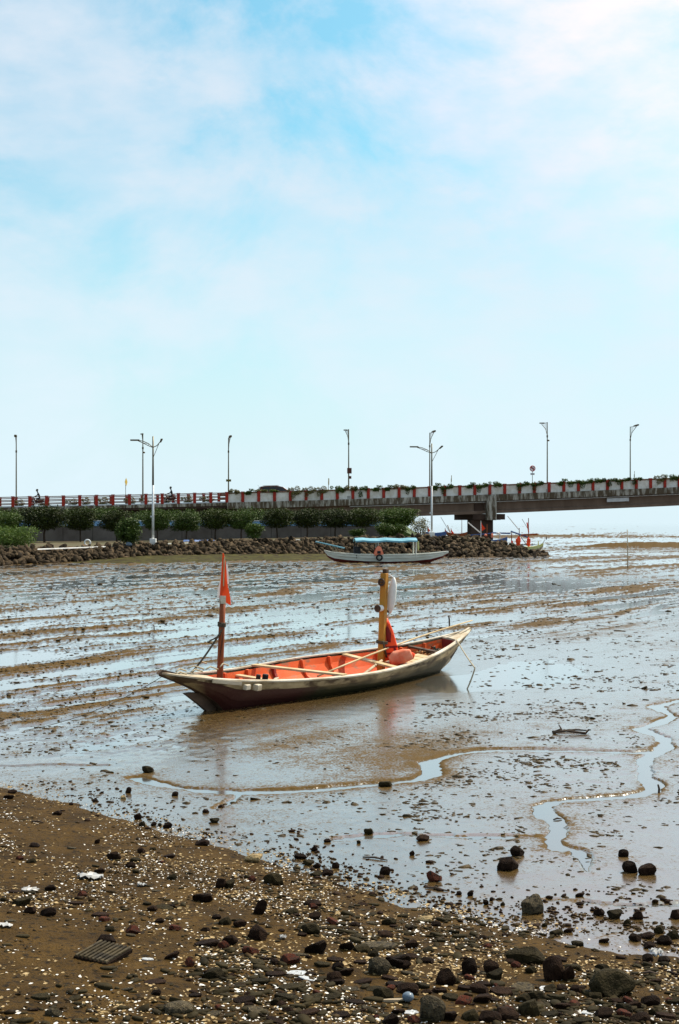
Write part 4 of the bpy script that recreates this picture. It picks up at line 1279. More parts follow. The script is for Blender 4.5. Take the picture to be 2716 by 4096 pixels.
# ------------------------------------------------------------------ riders on the bridge
def skin_body(name, joints, edges, material, parent=None, sub=1):
    me = bpy.data.meshes.new(name)
    me.from_pydata([j[:3] for j in joints], edges, [])
    o = obj_from(name, me, parent)
    me.materials.append(MATS[material])
    sk = o.modifiers.new('skin', 'SKIN')
    for v, j in zip(me.skin_vertices[0].data, joints):
        v.radius = (j[3], j[3])
    me.skin_vertices[0].data[0].use_root = True
    sb = o.modifiers.new('sub', 'SUBSURF'); sb.levels = sub; sb.render_levels = sub
    sk.use_smooth_shade = True
    return o
def rider(px, off, facing, label, blabel, lean):
    s = far_point(px, off); b = BP(s, off, -1.08)
    mo = empty('motorcycle', b, (0, 0, BANG + (0 if facing > 0 else math.pi)))
    tag(mo, blabel, 'motorcycle')
    for x in (-.62, .62):
        w_ = MB().torus((x, 0, .29), .23, .055, 'Y', 20, 8).build('wheel', MATS['rubber'], mo, smooth=True)
        MB().prism(disc(x, .29, .07, -.05, 0, 12), (0, .1, 0)).build('hub', MATS['chrome'], w_)
    MB().tube([(-.6, 0, .55), (-.1, 0, .48), (.25, 0, .5), (.42, 0, .8)], [.11, .13, .12, .07], 8).build('frame', MATS['car_paint'], mo, smooth=True)
    MB().box((-.3, 0, .72), (.75, .24, .12)).build('seat', MATS['rubber'], mo, bevel=.03)
    MB().tube([(.62, 0, .29), (.42, 0, .95)], .03, 6).build('fork', MATS['chrome'], mo)
    MB().tube([(.34, -.32, 1.02), (.42, 0, .96), (.34, .32, 1.02)], .018, 6).build('handlebar', MATS['chrome'], mo)
    MB().blob((.52, 0, .9), (.09, .1, .1), 8, 5).build('headlight', MATS['chrome'], mo)
    pr = empty('person', b, (0, 0, BANG + (0 if facing > 0 else math.pi)))
    tag(pr, label, 'person')
    lx = lean
    J = [(-.22, 0, .86, .13), (-.18 + lx * .4, 0, 1.08, .14), (-.12 + lx, 0, 1.34, .15), (-.09 + lx * 1.15, 0, 1.46, .07), (-.06 + lx * 1.3, 0, 1.54, .06),
         (-.04 + lx * 1.35, 0, 1.66, .10), (-.03 + lx * 1.35, 0, 1.74, .085),
         (-.11 + lx, .19, 1.36, .065), (.02 + lx * .7, .29, 1.14, .05), (.28, .30, 1.06, .042), (.36, .29, 1.04, .04),
         (-.11 + lx, -.19, 1.36, .065), (.02 + lx * .7, -.29, 1.14, .05), (.28, -.30, 1.06, .042), (.36, -.29, 1.04, .04),
         (-.18, .12, .84, .095), (.16, .18, .80, .075), (.10, .18, .40, .055), (.22, .18, .36, .045),
         (-.18, -.12, .84, .095), (.16, -.18, .80, .075), (.10, -.18, .40, .055), (.22, -.18, .36, .045)]
    E_ = [(0, 1), (1, 2), (2, 3), (3, 4), (4, 5), (5, 6), (2, 7), (7, 8), (8, 9), (9, 10), (2, 11), (11, 12), (12, 13), (13, 14), (0, 15), (15, 16), (16, 17), (17, 18), (0, 19), (19, 20), (20, 21), (21, 22)]
    skin_body('body', J, E_, 'dark_cloth', pr)
    MB().blob((-.05 + lx * 1.35, 0, 1.735), (.125, .11, .115), 10, 7).build('hair', MATS['hair'], pr, smooth=True)
    MB().blob((.02 + lx * 1.35, 0, 1.665), (.075, .075, .09), 10, 7).build('face', MATS['skin'], pr, smooth=True)
rider(152, 1.6, -1, 'person in dark clothes riding a motorcycle at the left of the bridge, leaning forward', 'motorcycle behind the open railing at the left of the bridge', .10)
rider(681, 1.6, -1, 'person in dark top riding upright on the bridge right of the near bank lamp', 'motorcycle behind the railing right of the near bank lamp', .0)

# ------------------------------------------------------------------ the wooden boat
BL, BB, BPW, BZ0, BKB, BKS, BQ = 8.415, .634, 1.539, .367, .258, .286, 2.859
BOAT_LOC = Vector((-0.059, 21.477, 0.0)); BOAT_ROT = Euler((.132, 0, .994))
BM = Matrix.Translation(BOAT_LOC) @ BOAT_ROT.to_matrix().to_4x4()
boat = empty('wooden_boat', BOAT_LOC, BOAT_ROT)
tag(boat, 'weathered wooden fishing boat with orange inside stranded on the mud', 'boat')
def half(s): return BB * (1 - abs(s) ** BPW)
def shz(s): return BZ0 + (BKB * (-s) ** BQ if s < 0 else BKS * s ** BQ)
def keel(s):
    a = abs(s)
    if a < .69: return -0.03
    k = ((a - .69) / .31) ** (.65 if s < 0 else .95)
    return -0.03 + (shz(1 if s > 0 else -1) - 0.02 + 0.03) * k
def sect(s, t, out=0.0):
    """point of the hull side: t 0 bilge .. 1 gunwale (positive half)"""
    b = half(s); zg = shz(s); zk = min(keel(s), zg - .015)
    y = b * (.50 + .50 * math.sin(t * math.pi / 2) ** .85) + out
    return Vector((s * BL / 2, y, zk + (zg - zk) * t))
ST = [-.995 + i * 1.99 / 60 for i in range(61)]
def strake(t0, t1, side, o0, o1, name, material, th=.022):
    rings = []
    for s in ST:
        k = min(1, (1 - abs(s)) / .06)
        pts = []
        for t, o_ in ((t0, o0), ((t0 + t1) / 2, (o0 + o1) / 2), (t1, o1)):
            pts.append(sect(s, t, o_ * k))
        inner = [sect(s, t, o_ * k - th * k) for t, o_ in ((t1, o1), ((t0 + t1) / 2, (o0 + o1) / 2), (t0, o0))]
        ring = pts + inner
        rings.append([Vector((p.x, max(p.y, .001) * side, p.z)) for p in ring])
    return MB().loft(rings, True, True).build(name, MATS[material], boat, smooth=False)
for side in (-1, 1):
    strake(0.0, .42, side, .000, .004, 'strake', 'strake_lower')
    strake(.40, .76, side, .016, .016, 'strake', 'strake_lower')
    strake(.745, .99, side, .030, .024, 'strake', 'strake_upper')
# bottom planking
rings = []
for s in ST:
    p = sect(s, 0)
    rings.append([Vector((p.x, p.y, p.z)), Vector((p.x, 0, p.z - .02)), Vector((p.x, -p.y, p.z)), Vector((p.x, -p.y * .97, p.z + .02)), Vector((p.x, p.y * .97, p.z + .02))])
MB().loft(rings, True, True).build('bottom', MATS['wood_dark'], boat)
# painted inside
rings = []
SI = [s for s in ST if -.80 < s < .86]
for s in SI:
    L_ = []
    for t in (.93, .7, .45, .22):
        p = sect(s, t, -.034); L_.append(Vector((p.x, max(p.y, .004), p.z)))
    z_f = min(sect(s, .16).z, shz(s) - .05)
    yb = max(.003, sect(s, .16).y - .05)
    ring = L_ + [Vector((s * BL / 2, yb, z_f)), Vector((s * BL / 2, 0, z_f)), Vector((s * BL / 2, -yb, z_f))] + [Vector((p.x, -p.y, p.z)) for p in reversed(L_)]
    rings.append(ring)
MB().loft(rings, False).build('inner_lining', MATS['boat_orange'], boat)
# gunwale caps
for side in (-1, 1):
    rings = []
    for s in ST:
        p = sect(s, 1.0); k = min(1, (1 - abs(s)) / .05)
        y = p.y
        prof = ((y - .022 * k, p.z - .004), (y + .036 * k, p.z - .010), (y + .036 * k, p.z + .010), (y - .022 * k, p.z + .016))
        rings.append([Vector((p.x, max(.0012, q) * side, z)) for q, z in prof])
    MB().loft(rings, True, True).build('gunwale', MATS['boat_white'], boat)
# decks at both ends
def deck(sa, sb, dz, material, name, n=10):
    rings = []
    for i in range(n + 1):
        s = sa + (sb - sa) * i / n
        y = max(.002, half(s) - .028)
        z = shz(s) + dz
        rings.append([Vector((s * BL / 2, y, z)), Vector((s * BL / 2, 0, z + .012)), Vector((s * BL / 2, -y, z)), Vector((s * BL / 2, -y, z - .03)), Vector((s * BL / 2, y, z - .03))])
    return MB().loft(rings, True, True).build(name, MATS[material], boat)
deck(-.985, -.76, .0, 'wood_weathered', 'bow_deck')
deck(.82, .985, .004, 'boat_white', 'stern_deck')
# bulkheads
for s, material in ((-.765, 'boat_maroon'), (.815, 'boat_maroon')):
    pts = [sect(s, t, -.036) for t in (.95, .6, .3, .05)]
    MB().prism([(p.x, p.y, p.z) for p in pts] + [(p.x, -p.y, p.z) for p in reversed(pts)], (.025, 0, 0)).build('bulkhead', MATS[material], boat)
# stem tips and lower beaks at both ends
tb = BL / 2
MB().prism([(-tb * 1.004, -.022, shz(-1) - .01), (-tb * .985, -.022, shz(-1) + .035), (-tb * .90, -.022, shz(-.9) + .02), (-tb * .90, -.022, keel(-.9) - .015), (-tb * .95, -.022, keel(-.95) - .012)], (0, .044, 0)).build('stem', MATS['wood_dark'], boat)
MB().prism([(-tb * .866, -.03, .300), (-tb * .835, -.03, .300), (-tb * .775, -.03, .270), (-tb * .70, -.03, .06), (-tb * .68, -.03, -.05), (-tb * .735, -.03, -.02), (-tb * .79, -.03, .12)], (0, .06, 0)).build('lower_beak', MATS['wood_dark'], boat)
MB().prism([(tb * 1.004, -.02, shz(1) - .01), (tb * .985, -.02, shz(1) + .03), (tb * .90, -.02, shz(.9) + .02), (tb * .90, -.02, keel(.9) - .01), (tb * .95, -.02, keel(.95) - .01)], (0, .04, 0)).build('stern_post', MATS['boat_white'], boat)
MB().prism([(tb * .885, -.03, .33), (tb * .86, -.03, .34), (tb * .79, -.03, .25), (tb * .70, -.03, .05), (tb * .68, -.03, -.05), (tb * .75, -.03, -.02), (tb * .83, -.03, .13)], (0, .06, 0)).build('skeg', MATS['wood_weathered'], boat)
MB().prism([(tb * .888, -.033, .345), (tb * .862, -.033, .352), (tb * .815, -.033, .285), (tb * .84, -.033, .175)], (0, .066, 0)).build('skeg_tip', MATS['wood_dark'], boat)
# ribs
for s in (-.58, -.42, -.24, -.04, .13, .42, .56, .70):
    o_ = [sect(s, t, -.038) for t in (.94, .65, .4, .2, .1)]
    i_ = [sect(s, t, -.085) for t in (.94, .65, .4)] + [Vector((s * tb, max(.02, sect(s, .2).y - .12), sect(s, .2).z + .03))]
    poly = o_ + [Vector((s * tb, 0, o_[-1].z)), Vector((s * tb, 0, o_[-1].z + .06))] + list(reversed(i_))
    for side in (-1, 1):
        MB().prism([(p.x, max(p.y, .001) * side, p.z + .008) for p in poly], (.05, 0, 0)).build('rib', MATS['boat_orange'] if s != -.24 else MATS['boat_maroon'], boat)
# thwarts (s at far side, s at near side)
def thwart(sf, sn, wdt, dz, material, th=.03, kf=1.0, kn=1.0):
    a = Vector((sf * tb, half(sf) * kf, shz(sf) + dz)); b = Vector((sn * tb, -half(sn) * kn, shz(sn) + dz))
    w = Vector((wdt / 2, 0, 0))
    return MB().prism([a - w, a + w, b + w, b - w], (0, 0, th)).build('thwart', MATS[material], boat, bevel=.004)
thwart(-.355, -.17, .13, .004, 'wood_pale', kf=.98, kn=.98)
thwart(.235, .20, .15, -.035, 'wood_pale', kf=.94, kn=.94)
thwart(-.475, -.40, .12, -.10, 'wood_pale', kf=.90, kn=.75)
thwart(-.40, -.53, .10, -.07, 'wood_weathered', kf=-.15, kn=.88)
thwart(.62, .62, .10, -.05, 'wood_dark', kf=.9, kn=.9)
# stern-side boards behind the mast
for k in range(5):
    s0_, s1_ = .31 + .052 * k, .31 + .052 * (k + 1) - .006
    MB().prism([(s0_ * tb, -half(s0_) * .92, shz(s0_) - .085), (s1_ * tb, -half(s1_) * .92, shz(s1_) - .085), (s1_ * tb, -.02, shz(s1_) - .085), (s0_ * tb, -.02, shz(s0_) - .085)], (0, 0, .022)).build('deck_board', MATS['wood_pale'], boat)
# white painted beam ends and plate on the near bow side
for s, w_, h_, y_ in ((-.655, .10, .07, .02), (-.612, .10, .085, .04)):
    p = sect(s, .93, .02)
    MB().box((p.x, -p.y - y_ * .5, p.z - .045), (w_, .07 + y_, h_)).build('beam_end', MATS['boat_white'], boat, bevel=.01)
rings = []
for s in (-.80, -.76, -.72, -.68):
    p = sect(s, .95, .038)
    rings.append([Vector((p.x, -p.y, p.z + .015)), Vector((p.x, -p.y - .015, p.z + .015)), Vector((p.x, -p.y - .012, p.z - .035)), Vector((p.x, -p.y, p.z - .035))])
MB().loft(rings, True, True).build('bow_plate', MATS['boat_white'], boat)
# engine fittings between the fore thwarts
MB().box((-.48 * tb, -.05, .20), (.34, .22, .16)).tube([(-.50 * tb, -.05, .26), (-.50 * tb, -.05, .42)], .035, 8).tube([(-.45 * tb, -.02, .26), (-.45 * tb, -.02, .40)], .045, 8).build('engine_block', MATS['rubber'], boat, bevel=.01)
MB().box((-.30 * tb, -.18, .16), (.55, .22, .10), (0, .1, .3)).build('bilge_box', MATS['wood_dark'], boat)
# flagpole and mast; both lean back against the heel
def lean_pt(x, y, z, k=.085): return Vector((x, y + k * z, z))
FS = -.69
MB().tube([lean_pt(FS * tb, -.03, z) for z in (.02, .5, 1.0, 1.52)], [.045, .044, .042, .040], 12).build('flagpole', MATS['wood_redbrown'], boat, smooth=True)
MB().tube([lean_pt(FS * tb, -.03, z) for z in (1.50, 1.75, 2.05)], [.014, .012, .010], 6).build('flag_staff', MATS['wood_pale'], boat)
MB().tube([lean_pt(FS * tb, -.03, z) for z in (1.43, 1.535)], [.047, .045], 12).build('pole_cap', MATS['boat_white'], boat)
MS = .285
mx_ = MS * tb
rot_m = Euler((-.085, 0, R(6))).to_matrix()
MB().box(lean_pt(mx_, -.06, .86), (.110, .095, 1.72), rot_m).build('mast', MATS['wood_ochre'], boat, bevel=.008)
p_top = lean_pt(mx_, -.06, 1.72)
MB().box(p_top + Vector((.02, 0, .03)), (.10, .07, .07), rot_m).build('mast_cap', MATS['wood_dark'], boat, bevel=.01)
q = p_top + Vector((-.035, -.02, -.14))
rdir = Vector((-.55, -.0, 0))
MB().torus(q + Vector((-.07, .0, 0)), .048, .018, 'X', 18, 6).tube([q + Vector((-.10, 0, 0)), q + Vector((.0, 0, 0))], .018, 6).build('pulley', MATS['wood_dark'], boat, smooth=True)
q = lean_pt(mx_, -.06, 1.17)
MB().tube([q + Vector((-.17, .0, 0)), q + Vector((-.06, 0, 0))], .05, 10).build('cleat', MATS['float_white'], boat)
MB().tube([q + Vector((-.185, .0, 0)), q + Vector((-.17, 0, 0))], .058, 10).build('cleat_cap', MATS['wood_dark'], boat)
MB().tube([q + Vector((.05, 0, -.05)), q + Vector((.14, -.05, -.06))], .022, 8).build('peg', MATS['wood_dark'], boat)
# dark rope turns round the poles
m = MB()
for z in (1.13, 1.15, 1.17):
    m.torus(lean_pt(FS * tb, -.03, z), .050, .011, 'Z', 16, 6)
m.build('lashing', MATS['rope'], boat, smooth=True)
m = MB()
for z in (.62, .645): m.torus(lean_pt(mx_, -.06, z), .085, .012, 'Z', 16, 6)
m.tube([lean_pt(mx_ - .07, -.12, .66), lean_pt(mx_ + .05, -.13, .40)], .016, 6)
m.build('lashing', MATS['rope'], boat, smooth=True)

def W(p):  # boat point -> world
    return BM @ Vector(p)
def boat_thing(mb, name, material, label, cat, smooth=False, bevel=0):
    """a loose thing lying in the boat: mesh given in boat coordinates"""
    mb.v = [tuple(W(p)) for p in mb.v]
    me = mb.mesh(name, smooth); c = Vector((0, 0, 0))
    o = obj_from(name, me); me.materials.append(MATS[material])
    if label: tag(o, label, cat)
    return o
# flag: long folded pennant hanging down, red with a white edge
def pennant(name, label, base, height, width, dirx, mats, seed=3, parent=None):
    r = empty(name, base); tag(r, label, 'flag')
    n = 16; f_red = []; f_wh = []
    for i in range(n + 1):
        t = i / n
        z = height * (1 - t)
        wv = width * (0.10 + 0.95 * t ** 0.85) * (1 + .08 * math.sin(t * 9))
        fold = .010 * math.sin(t * 7 + 1)
        row = []
        for k in range(7):
            u = k / 6
            row.append(Vector((dirx.x * (wv * u - .04 * t) , dirx.y * wv * u + fold * math.sin(u * 6 + t * 3) + .02 * u, z - .10 * u * t)))
        f_red.append(row)
    MB().loft(f_red, False).build('red_cloth', MATS[mats[0]], r, smooth=True)
    wh = [[p_ + Vector((0.0, .035, -.02)) + dirx * .022 * (1 if k == 6 else 0) for k, p_ in enumerate(row)] for row in f_red[3:]]
    MB().loft([row[5:] for row in wh[:7]], False).build('white_cloth', MATS[mats[1]], r, smooth=True)
    wl_ = [[Vector((row[0].x - .035 * min(1, max(0, (i - 8) / 5)), row[0].y + .024, row[0].z)), Vector((row[0].x + .03, row[0].y + .034, row[0].z))] for i, row in enumerate(f_red)][9:]
    MB().loft(wl_, False).build('white_hem', MATS[mats[1]], r, smooth=True)
    return r
fb = W(lean_pt(FS * tb, -.03, 1.47))
pennant('flag', 'red and white flag hanging from the bow pole of the wooden boat', fb + Vector((.0, -.03, .03)), .60, .135, Vector((1, .1, 0)), ('flag_red', 'cloth_white'))

# white float lashed to the mast
m = MB(); cfl = lean_pt(mx_ + .13, -.13, 1.37)
m.blob(cfl, (.070, .070, .29), 14, 12, .025)
m.tube([cfl + Vector((0, 0, .28)), cfl + Vector((-.06, .06, .33))], .012, 6)
m.tube([cfl + Vector((0, 0, -.28)), cfl + Vector((-.03, .03, -.36))], .02, 6)
boat_thing(m, 'fishing_float', 'float_white', 'long white float lashed to the right side of the boat mast', 'float', True)

# life jacket hung on the mast: foam panels, straps
jr = empty('life_jacket', W(lean_pt(mx_ + .17, -.12, .36)), (0, R(-9), .35)); tag(jr, 'bright orange life jacket hanging on the boat mast', 'life jacket')
def pad(name, pts, th, material, parent, seed=0):
    rr_ = random.Random(seed)
    n = len(pts); c = sum((Vector(p) for p in pts), Vector()) / n
    rings = []
    for k, dy in ((.80, -th), (.97, -th * .6), (1.0, 0), (.97, th * .6), (.80, th)):
        rings.append([Vector((c.x + (p[0] - c.x) * k, c.y + dy + p[1] - c.y + rr_.uniform(-.012, .012), c.z + (p[2] - c.z) * k + rr_.uniform(-.012, .012))) for p in map(Vector, pts)])
    return MB().loft(rings, True, True).build(name, MATS[material], parent, smooth=True)
pad('front_panel', [(-.10, -.05, .0), (.115, -.05, -.02), (.13, -.05, .18), (.105, -.05, .42), (.05, -.05, .62), (-.02, -.05, .64), (-.07, -.05, .56), (-.11, -.05, .34)], .035, 'jacket_orange', jr, 1)
pad('back_panel', [(-.08, .04, .03), (.14, .04, .0), (.15, .04, .2), (.13, .04, .45), (.075, .04, .64), (.0, .04, .66), (-.06, .04, .5)], .035, 'jacket_faded', jr, 2)
pad('arm_opening', [(-.045, -.09, .30), (.02, -.09, .27), (.045, -.09, .42), (.01, -.09, .55), (-.035, -.09, .50)], .006, 'jacket_dark', jr, 3)
for z in (.10, .20):
    MB().box((.01, -.088, z), (.22, .012, .03), (0, .1, 0)).build('strap', MATS['jacket_dark'], jr)
MB().box((.075, -.09, .10), (.035, .012, .2), (0, -.1, 0)).build('side_strap', MATS['jacket_dark'], jr)
jr2 = empty('life_jacket', W((mx_ + .20, -.28, .36)), (R(8), R(-14), .5)); tag(jr2, 'faded salmon life jacket slumped at the foot of the boat mast', 'life jacket')
pad('front_panel', [(-.22, -.04, .02), (.0, -.04, -.03), (.20, -.04, .0), (.16, -.04, .16), (.04, -.04, .20), (-.14, -.04, .21), (-.23, -.04, .15)], .05, 'jacket_faded', jr2, 4)
pad('back_panel', [(-.16, .06, .0), (.26, .06, -.03), (.30, .06, .03), (.14, .06, .13), (-.12, .06, .14)], .05, 'jacket_orange', jr2, 5)

# long bamboo pole lying along the boat out over the stern
m = MB()
pa = Vector((-.20 * tb, -.20, shz(-.2) - .06)); pb = Vector((1.03 * tb, .06, shz(1) + .13))
m.tube([pa.lerp(pb, t) + Vector((0, 0, .05 * math.sin(t * 3.1))) for t in (0, .15, .3, .45, .6, .75, .9, 1)], [.015, .015, .015, .014, .014, .013, .012, .010], 8)
boat_thing(m, 'bamboo_pole', 'wood_pale', 'long pale bamboo pole lying along the wooden boat past its stern', 'pole', True)
m = MB(); pa = Vector((-.1 * tb, -.50, .20)); pb = Vector((.26 * tb, -.10, .36))
m.tube([pa, pa.lerp(pb, .5), pb], .022, 8)
boat_thing(m, 'oar', 'wood_weathered', 'short wooden oar leaning inside the boat below the mast', 'oar', True)
# nets at the stern
rr = random.Random(9)
for (s_, lab, mt, n_) in ((.70, 'heap of grey fishing net in the stern of the wooden boat', 'net', 16), (.60, 'small tan heap of net just ahead of the grey net', 'net_tan', 9)):
    m = MB()
    for k in range(n_):
        c = Vector((s_ * tb + rr.uniform(-.22, .22), rr.uniform(-.12, .14), shz(s_) - .16 + rr.uniform(-.03, .08)))
        pts = [c + Vector((rr.uniform(-.13, .13), rr.uniform(-.1, .1), rr.uniform(-.03, .04))) for _ in range(6)]
        m.tube(pts, .018, 5)
    m.blob((s_ * tb, .0, shz(s_) - .2), (.24, .16, .09), 10, 6, .12, seed=3)
    boat_thing(m, 'fishing_net', mt, lab, 'fishing net')
# ropes
def rope_thing(pts, rad, label, material='rope', sag=0.0, n=14, name='rope'):
    q = []
    for a, b in zip(pts[:-1], pts[1:]):
        for i in range(n):
            t = i / n; p = Vector(a).lerp(Vector(b), t); p.z -= sag * 4 * t * (1 - t)
            q.append(p)
    q.append(Vector(pts[-1]))
    return tag(MB().tube(q, rad, 6).build(name, MATS[material], smooth=True), label, 'rope')
rope_thing([W(lean_pt(FS * tb, -.06, 1.12)), W((-.80 * tb, .12, shz(-.8) + .03))], .013, 'dark stay rope from the bow pole down to the bow deck', sag=.03)
rope_thing([W(lean_pt(FS * tb, -.06, 1.05)), W(lean_pt(FS * tb - .17, .05, .92))], .010, 'short loose rope end tied to the bow pole of the boat', sag=.01)
g0 = G(-260, 3080); g1 = G(100, 2925)
g0.z = ground_z(g0.x, g0.y) + .004; g1.z = ground_z(g1.x, g1.y) + .008
rope_thing([W((-tb * .97, -.02, shz(-1) - .03)), g1, g0], .0042, 'thin mooring line running from the bow out over the mud to the left', sag=.10)
e1 = G(1868, 2757); e1.z = ground_z(e1.x, e1.y)
pk_ = D(1900, 2672, e1.y - .02)
rope_thing([W((.80 * tb, -half(.8), shz(.8) + .03)), pk_ , e1], .011, 'slack rope from the stern of the wooden boat down to the mud', 'rope_pale', sag=.02)
m = MB()
for k in range(7):
    a = Vector((-.93 * tb + k * .13, (.04 if k % 2 else -.05) * (1 + k * .35), shz(-.9) + .02 + .01 * k)); 
    b = a + Vector((.24, rr.uniform(-.10, .10), -.015))
    m.tube([a, a.lerp(b, .5) + Vector((0, .03, .03)), b], .010, 5)
boat_thing(m, 'deck_rope', 'rope_pale', 'loose pale rope strewn over the bow deck of the wooden boat', 'rope', True)

# ------------------------------------------------------------------ white boat with blue canopy
C0 = D(1547, HOR, 90.0); C0.z = 0.0
cbt = empty('canopy_boat', C0, (0, 0, R(5))); tag(cbt, 'white boat with maroon bottom and blue canopy below the rocks', 'boat')
def px2x(px): return (px - 1547) / FPX * 90.0
def row2z(r_): return CAM_H - (r_ - HOR) * 90.0 / FPX
xs_ = [px2x(a) for a in (1297, 1310, 1335, 1380, 1450, 1547, 1650, 1720, 1770, 1796)]
gz = [row2z(a) for a in (2201, 2204, 2209, 2213, 2217, 2219, 2217, 2213, 2208, 2206)]
wz = [row2z(a) for a in (2206, 2222, 2232, 2238, 2243, 2246, 2243, 2236, 2224, 2212)]
kz = [row2z(a) for a in (2208, 2228, 2244, 2252, 2256, 2257, 2256, 2249, 2232, 2214)]
hb = [.06, .24, .42, .58, .68, .72, .66, .48, .24, .04]
ring_u = []; ring_l = []; ring_r = []
for i in range(10):
    x, b = xs_[i], hb[i]
    ring_u.append([Vector((x, -b, gz[i])), Vector((x, -b * .93, wz[i])), Vector((x, b * .93, wz[i])), Vector((x, b, gz[i])), Vector((x, b * .9, gz[i])), Vector((x, b * .8, wz[i] + .05)), Vector((x, -b * .8, wz[i] + .05)), Vector((x, -b * .9, gz[i]))])
    ring_l.append([Vector((x, -b * .932, wz[i] - .002)), Vector((x, -b * .55, kz[i])), Vector((x, b * .55, kz[i])), Vector((x, b * .932, wz[i] - .002))])
MB().loft(ring_u, True, True).build('hull', MATS['hull_white'], cbt)
MB().loft(ring_l, True, True).build('hull_bottom', MATS['hull_maroon'], cbt)
for side in (-1, 1):
    for f_, dz in ((1.0, .0), (.975, -.14)):
        rg = []
        for i in range(10):
            t = 0 if dz == 0 else .42
            z = gz[i] * (1 - t) + wz[i] * t; b = hb[i] * (1 - .07 * t)
            rg.append([Vector((xs_[i], side * b, z + .03)), Vector((xs_[i], side * (b + .05), z + .02)), Vector((xs_[i], side * (b + .05), z - .03)), Vector((xs_[i], side * b, z - .03))])
        MB().loft(rg, True, True).build('rub_rail', MATS['hull_white'], cbt)
# canopy with slight arch
cx0, cx1 = px2x(1417), px2x(1664); cz = row2z(2162)
rg = []
for i in range(9):
    x = cx0 + (cx1 - cx0) * i / 8
    rg.append([Vector((x, y_, cz + .16 * (1 - (y_ / .8) ** 2) + dz + .03 * math.sin(i * 1.9))) for y_, dz in ((-.8, -.10), (-.8, 0), (-.4, 0), (0, 0), (.4, 0), (.8, 0), (.8, -.10), (.4, -.05), (0, -.05), (-.4, -.05))])
MB().loft(rg, True, True).build('canopy', MATS['canopy_blue'], cbt)
for px in (1422, 1508, 1660):
    for sy in (-.62, .62):
        MB().tube([(px2x(px), sy, gz[5] - .2), (px2x(px), sy, cz + .02)], .045 if px == 1660 else .03, 8).build('canopy_post', MATS['hull_white'] if px != 1422 else MATS['rubber'], cbt)
MB().box((px2x(1797), 0, row2z(2222)), (.09, .05, .42), (0, R(6), 0)).build('rudder', MATS['wood_dark'], cbt)
MB().tube([(px2x(1260), -.3, row2z(2166)), (px2x(1375), -.35, row2z(2192))], .045, 8).build('tiller_boom', MATS['canopy_blue'], cbt)
MB().tube([(px2x(1328), -.3, row2z(2178)), (px2x(1330), -.3, row2z(2208))], .04, 8).build('boom_post', MATS['lamp_steel'], cbt)
MB().tube([(px2x(1332), -.3, row2z(2182)), (px2x(1347), -.3, row2z(2206))], .03, 8).build('boom_brace', MATS['lamp_steel'], cbt)
MB().box((px2x(1428), .1, row2z(2205)), (.42, .5, .6)).build('engine_box', MATS['dark_cloth'], cbt, bevel=.04)
def at_cb(px, y_, row): return cbt.matrix_basis @ Vector((px2x(px), y_, row2z(row)))
cbm = Matrix.Translation(C0) @ Euler((0, 0, R(5))).to_matrix().to_4x4()
def CBW(px, y_, row): return cbm @ Vector((px2x(px), y_, row2z(row)))
jj = empty('life_jacket', CBW(1510, -.70, 2222), (0, 0, R(5))); tag(jj, 'pale orange life jacket hung over the side of the canopy boat', 'life jacket')
pad('front_panel', [(-.30, 0, .0), (.32, 0, .02), (.26, 0, .25), (.14, 0, .56), (-.02, 0, .64), (-.14, 0, .54), (-.26, 0, .25)], .07, 'jacket_faded', jj, 1)
pad('back_panel', [(-.36, .09, .04), (.28, .09, .04), (.2, .09, .3), (.05, .09, .6), (-.18, .09, .5)], .05, 'jacket_orange', jj, 2)
MB().box((-.0, -.08, .22), (.22, .02, .17)).build('patch', MATS['dark_cloth'], jj)
p = CBW(1511, -.86, 2229)
tag(MB().torus((p.x, p.y, p.z), .165, .052, 'Y', 22, 8).build('tyre', MATS['rubber'], smooth=True), 'black tyre fender hanging on the side of the canopy boat', 'tyre')
p = CBW(1668, -.66, 2180)
tag(MB().prism([(p.x - .05, p.y, p.z + .25), (p.x + .05, p.y, p.z + .25), (p.x + .07, p.y, p.z - .2), (p.x + .02, p.y, p.z - .38), (p.x - .03, p.y, p.z - .2)], (0, .04, 0)).build('cloth', MATS['paint_yellow']), 'yellow cloth hung on the aft canopy post of the canopy boat', 'cloth')
rope_thing([CBW(1796, 0, 2212), Vector((G(1905, 2250).x, G(1905, 2250).y, .03))], .012, 'thin mooring line from the canopy boat stern to the mud', sag=.15)

